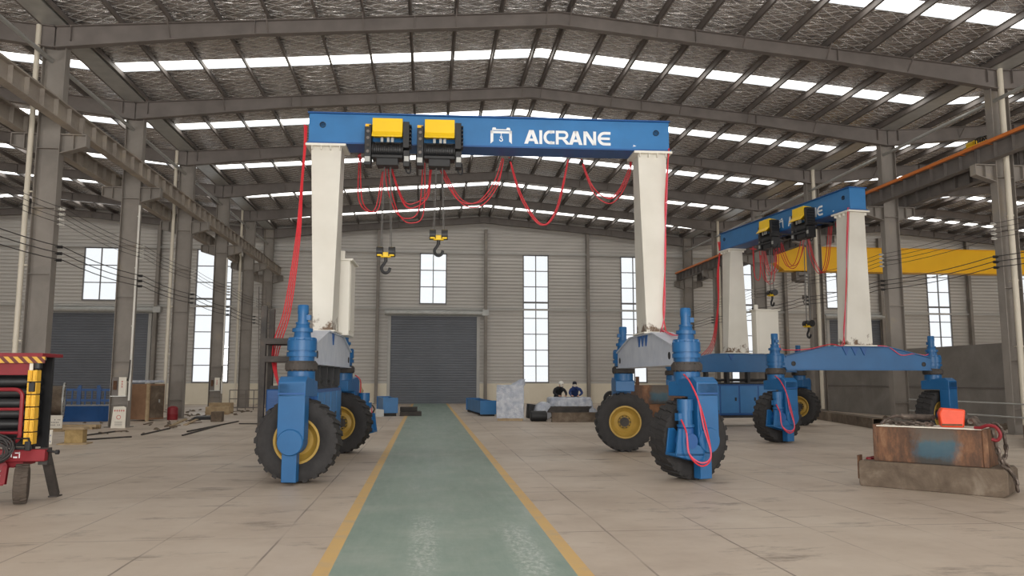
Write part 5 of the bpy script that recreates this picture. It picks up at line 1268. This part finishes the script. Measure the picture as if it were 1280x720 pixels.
for i in range(5):
    m = MB().box(-.75, .75, -.075, .075, 0, .07); tag(obj('timber_plank', m, 'wood', loc=(-11.5+.04*i, 27.0+.17*(i % 3), .072*(i//3)), rotz=.01*i), 'bare timber plank in the low stack before the pipe, %s' % ['bottom front', 'bottom middle', 'bottom back', 'top front', 'top back'][i], 'plank', 'timber planks before the pipe')
def board(x, y, z, w, h, rz, label, marks, col):
    t = thing('notice_board', (x, y, z), label, 'sign', rz)
    obj('board', MB().box(-w/2, w/2, -.02, .02, 0, h), 'paper', t, .004)
    for (a, b, c, d) in marks: obj('mark', MB().box(a*w, c*w, -.024, -.02, b*h, d*h), col, t)
rr = random.Random(9)
mk = [(-.42+.12*i, .62-.2*j, -.36+.12*i, .70-.2*j) for i in range(7) for j in range(3) if rr.random() < .7]
board(-11.43, 25.9, .1, .40, .40, .05, 'small white notice with grey marks on scrap timber before the pipe', mk, 'steel')
mk2 = [(-.44+.1*i, .85-.14*j, -.39+.1*i, .92-.14*j) for i in range(9) for j in range(6) if rr.random() < .6]
board(-9.5, 21.0, 0, .36, .36, .1, 'small white board covered in blue marks on the floor beside the red cart', mk2, 'blueink')
sp = MB()
for i in range(6): sp.box(-.3+.02*i, .3-.03*i, -.08+.01*i, .1, .016*i, .016*i+.014)
tag(obj('scrap_timber', sp, 'wood', loc=(-11.43, 25.95, 0)), 'scrap timber pieces under the small white notice', 'timber')
ht = thing('brick_box', (-8.8, 21.1, 0), 'small yellow-brown box with an overhanging lid beside the red cart', 'box', .1)
obj('box_wall', MB().box(-.21, .21, -.17, .17, .03, .36), 'brick', ht, .005); obj('lid', MB().prism([(-.26, .36), (.26, .36), (.22, .42), (-.22, .43)], -.22, .22, 'y'), 'wood', ht, .004); obj('base_board', MB().box(-.34, .34, -.3, .22, 0, .03), 'wood', ht)
# poster, switch boxes on the column nearest the brown box
pt = thing('poster_board', (-10.12, 27.48, 0), 'white poster with red characters leaning on the column base beside the brown steel box', 'sign', .0)
obj('board', MB().prism([(-.26, 0), (.20, 0), (.20, .68), (.12, .72), (-.2, .70)], -.03, -.01, 'y'), 'paper', pt)
for i in range(5):
    xx = -.17+i*.07
    for (a, b, c, d) in ((0, 0, .045, .012), (0, .022, .045, .034), (.017, -.02, .029, .05)): obj('red_character', MB().box(xx+a, xx+c, -.034, -.03, .56+b, .56+d), 'redink', pt)
ri = MB().lathe([(.055, -.034), (.07, -.034), (.07, -.03), (.055, -.03), (.055, -.034)], (-.02, 0, .36), 'y', 24); obj('red_ring', ri, 'redink', pt)
for j in range(4): obj('text_line', MB().box(-.14, .10, -.033, -.03, .08+j*.04, .092+j*.04), 'steel', pt)
def switchbox(k, z, label):
    y = cols['L', k][1]-.15
    t = thing('switch_box', (XL+.02, y-.02, z), label, 'switch box')
    obj('box_body', MB().box(.0, .24, -.12, 0, 0, .62), 'paper', t, .006); obj('recess', MB().box(-.22, -.01, -.10, 0, .0, .62), 'steel_dark', t)
    obj('breaker', MB().box(-.17, -.06, -.13, -.10, .2, .5), 'rust', t)
    for j in range(3):
        for (a, b, c, d) in ((0, 0, .05, .012), (0, .03, .05, .042), (.02, -.01, .03, .055)): obj('red_character', MB().box(.09+a, .09+c, -.124, -.12, .28+j*.085+b, .28+j*.085+d), 'redink', t)
    obj('shelf', MB().box(-.25, .26, -.14, 0, -.03, 0), 'zinc', t)
    obj('conduit', MB().tube(spline([(.24, -.06, .5), (.29, -.08, .62), (.31, -.08, .9), (.31, -.05, 1.2)]), .02, 7), 'wire', t)
switchbox(1, 1.06, 'white switch box with red characters on the column above the white poster')
switchbox(3, 1.06, 'grey-white switch box on the third column behind the brown steel box')
# floor bars, plates, boards
for i, (a, b) in enumerate((((-8.2, 24.0), (-8.32, 26.9)), ((-6.94, 23.6), (-7.15, 28.5)), ((-7.3, 25.3), (-7.1, 31.0)), ((-9.12, 22.1), (-8.2, 23.2)), ((-9.74, 23.6), (-9.5, 25.5)), ((-6.7, 29.4), (-5.7, 29.25)), ((-8.7, 28.2), (-9.6, 33.0)), ((-8.4, 28.8), (-9.2, 33.4)))):
    lab = ['in front of the poster', 'nearest the walkway', 'crossing the open floor toward the railing', 'short one by the small brown box', 'short one behind the small brown box', 'lying across near the crane wheel', 'running back beside the brown steel box', 'outer one running back past the black plates'][i]
    mm = MB().obar((*a, .02), (*b, .02), .05 if i < 6 else .12, .04); tag(obj('floor_bar', mm, 'darkiron' if i < 6 else 'wood'), 'long thin %s bar on the floor, %s' % ('dark steel' if i < 6 else 'wooden', lab), 'bar', 'bars on the floor')
m = MB()
for i in range(4): m.box(-.45+.05*i, .42-.03*i, -.7, .7-.08*i, .03*i, .03*i+.025)
tag(obj('plate_stack', m, 'black', loc=(-8.95, 33.3, 0), rotz=.1), 'low stack of black plates on the floor beside the wooden bars', 'plates')
tag(obj('concrete_block', MB().box(-.2, .2, -.2, .2, 0, .38), 'slab', loc=(-7.95, 31.3, 0), bevel=.02), 'grey concrete block on the floor beside the black plates', 'block')
for i, (x, y) in enumerate(((-9.0, 38.4), (-8.9, 37.4))): 
    m = MB().box(-.5, .5, -.3, .3, .06, .5-.15*i)
    for yy in (-.25, .25): m.box(-.5, .5, yy-.04, yy+.04, 0, .06)
    tag(obj('wooden_crate', m, 'wood', loc=(x-.6, y, 0), rotz=.15*i, bevel=.01), ['low yellowish wooden crate behind the third column', 'flat wooden crate in front of the low yellowish one'][i], 'crate')
dbm = MB(); rr = random.Random(21)
for i in range(160):
    x, y = rr.uniform(-13.5, -8.3), rr.uniform(24.5, 44)
    if -11.1 < x < -9.5 and abs((y-.15-Y0+3) % 6 - 3) < .7: continue
    if (-12.0 < x < -9.6 and 31.2 < y < 33.4) or (-14.6 < x < -11.4 and 30.9 < y < 33.4) or (x < -10 and y < 29.5) or (x > -10.2 and 36.8 < y < 39) or (-9.8 < x < -8.0 and 32.2 < y < 34.3): continue
    if -10.6 < x < -8.0 and y > 42: continue
    if rr.random() < .5: lump(dbm, x, y, 0, rr.uniform(.03, .12), rr, 6)
    else:
        a = rr.uniform(0, PI); l = rr.uniform(.15, .6); dbm.obar((x, y, .02), (x+l*math.cos(a), y+l*math.sin(a), .02+rr.uniform(0, .05)), rr.uniform(.02, .08), .03)
tag(obj('debris', dbm, 'slab'), 'scraps and offcuts scattered around the column feet of the cart row', 'scrap', None, 'stuff')
fn = thing('railing', (-9.2, 42.5, 0), 'low steel pipe railing near the leaning ladder', 'railing', .12)
for k in range(6): obj('post', MB().cyl((-1.0+.4*k, 0, 0), (-1.0+.4*k, 0, 1.05), .022, 8), 'steel_dark', fn)
for z in (.12, .58, 1.03): obj('rail', MB().cyl((-1.0, 0, z), (1.0, 0, z), .022, 8), 'steel_dark', fn)
ld = thing('ladder', (-9.1, 45.2, 0), 'long steel ladder leaning toward the column beyond the railing', 'ladder')
b0, t0 = Vector((0, 0, .03)), Vector((-.40, .9, 6.9))
for sx in (-.2, .2): obj('stile', MB().obar(b0+Vector((sx, 0, 0)), t0+Vector((sx, 0, 0)), .035, .06, up=(0, 1, 0)), 'steel_dark', ld)
for k in range(1, 23):
    p = b0.lerp(t0, k/23.5); obj('rung', MB().cyl(p+Vector((-.2, 0, 0)), p+Vector((.2, 0, 0)), .016, 8), 'steel_dark', ld)
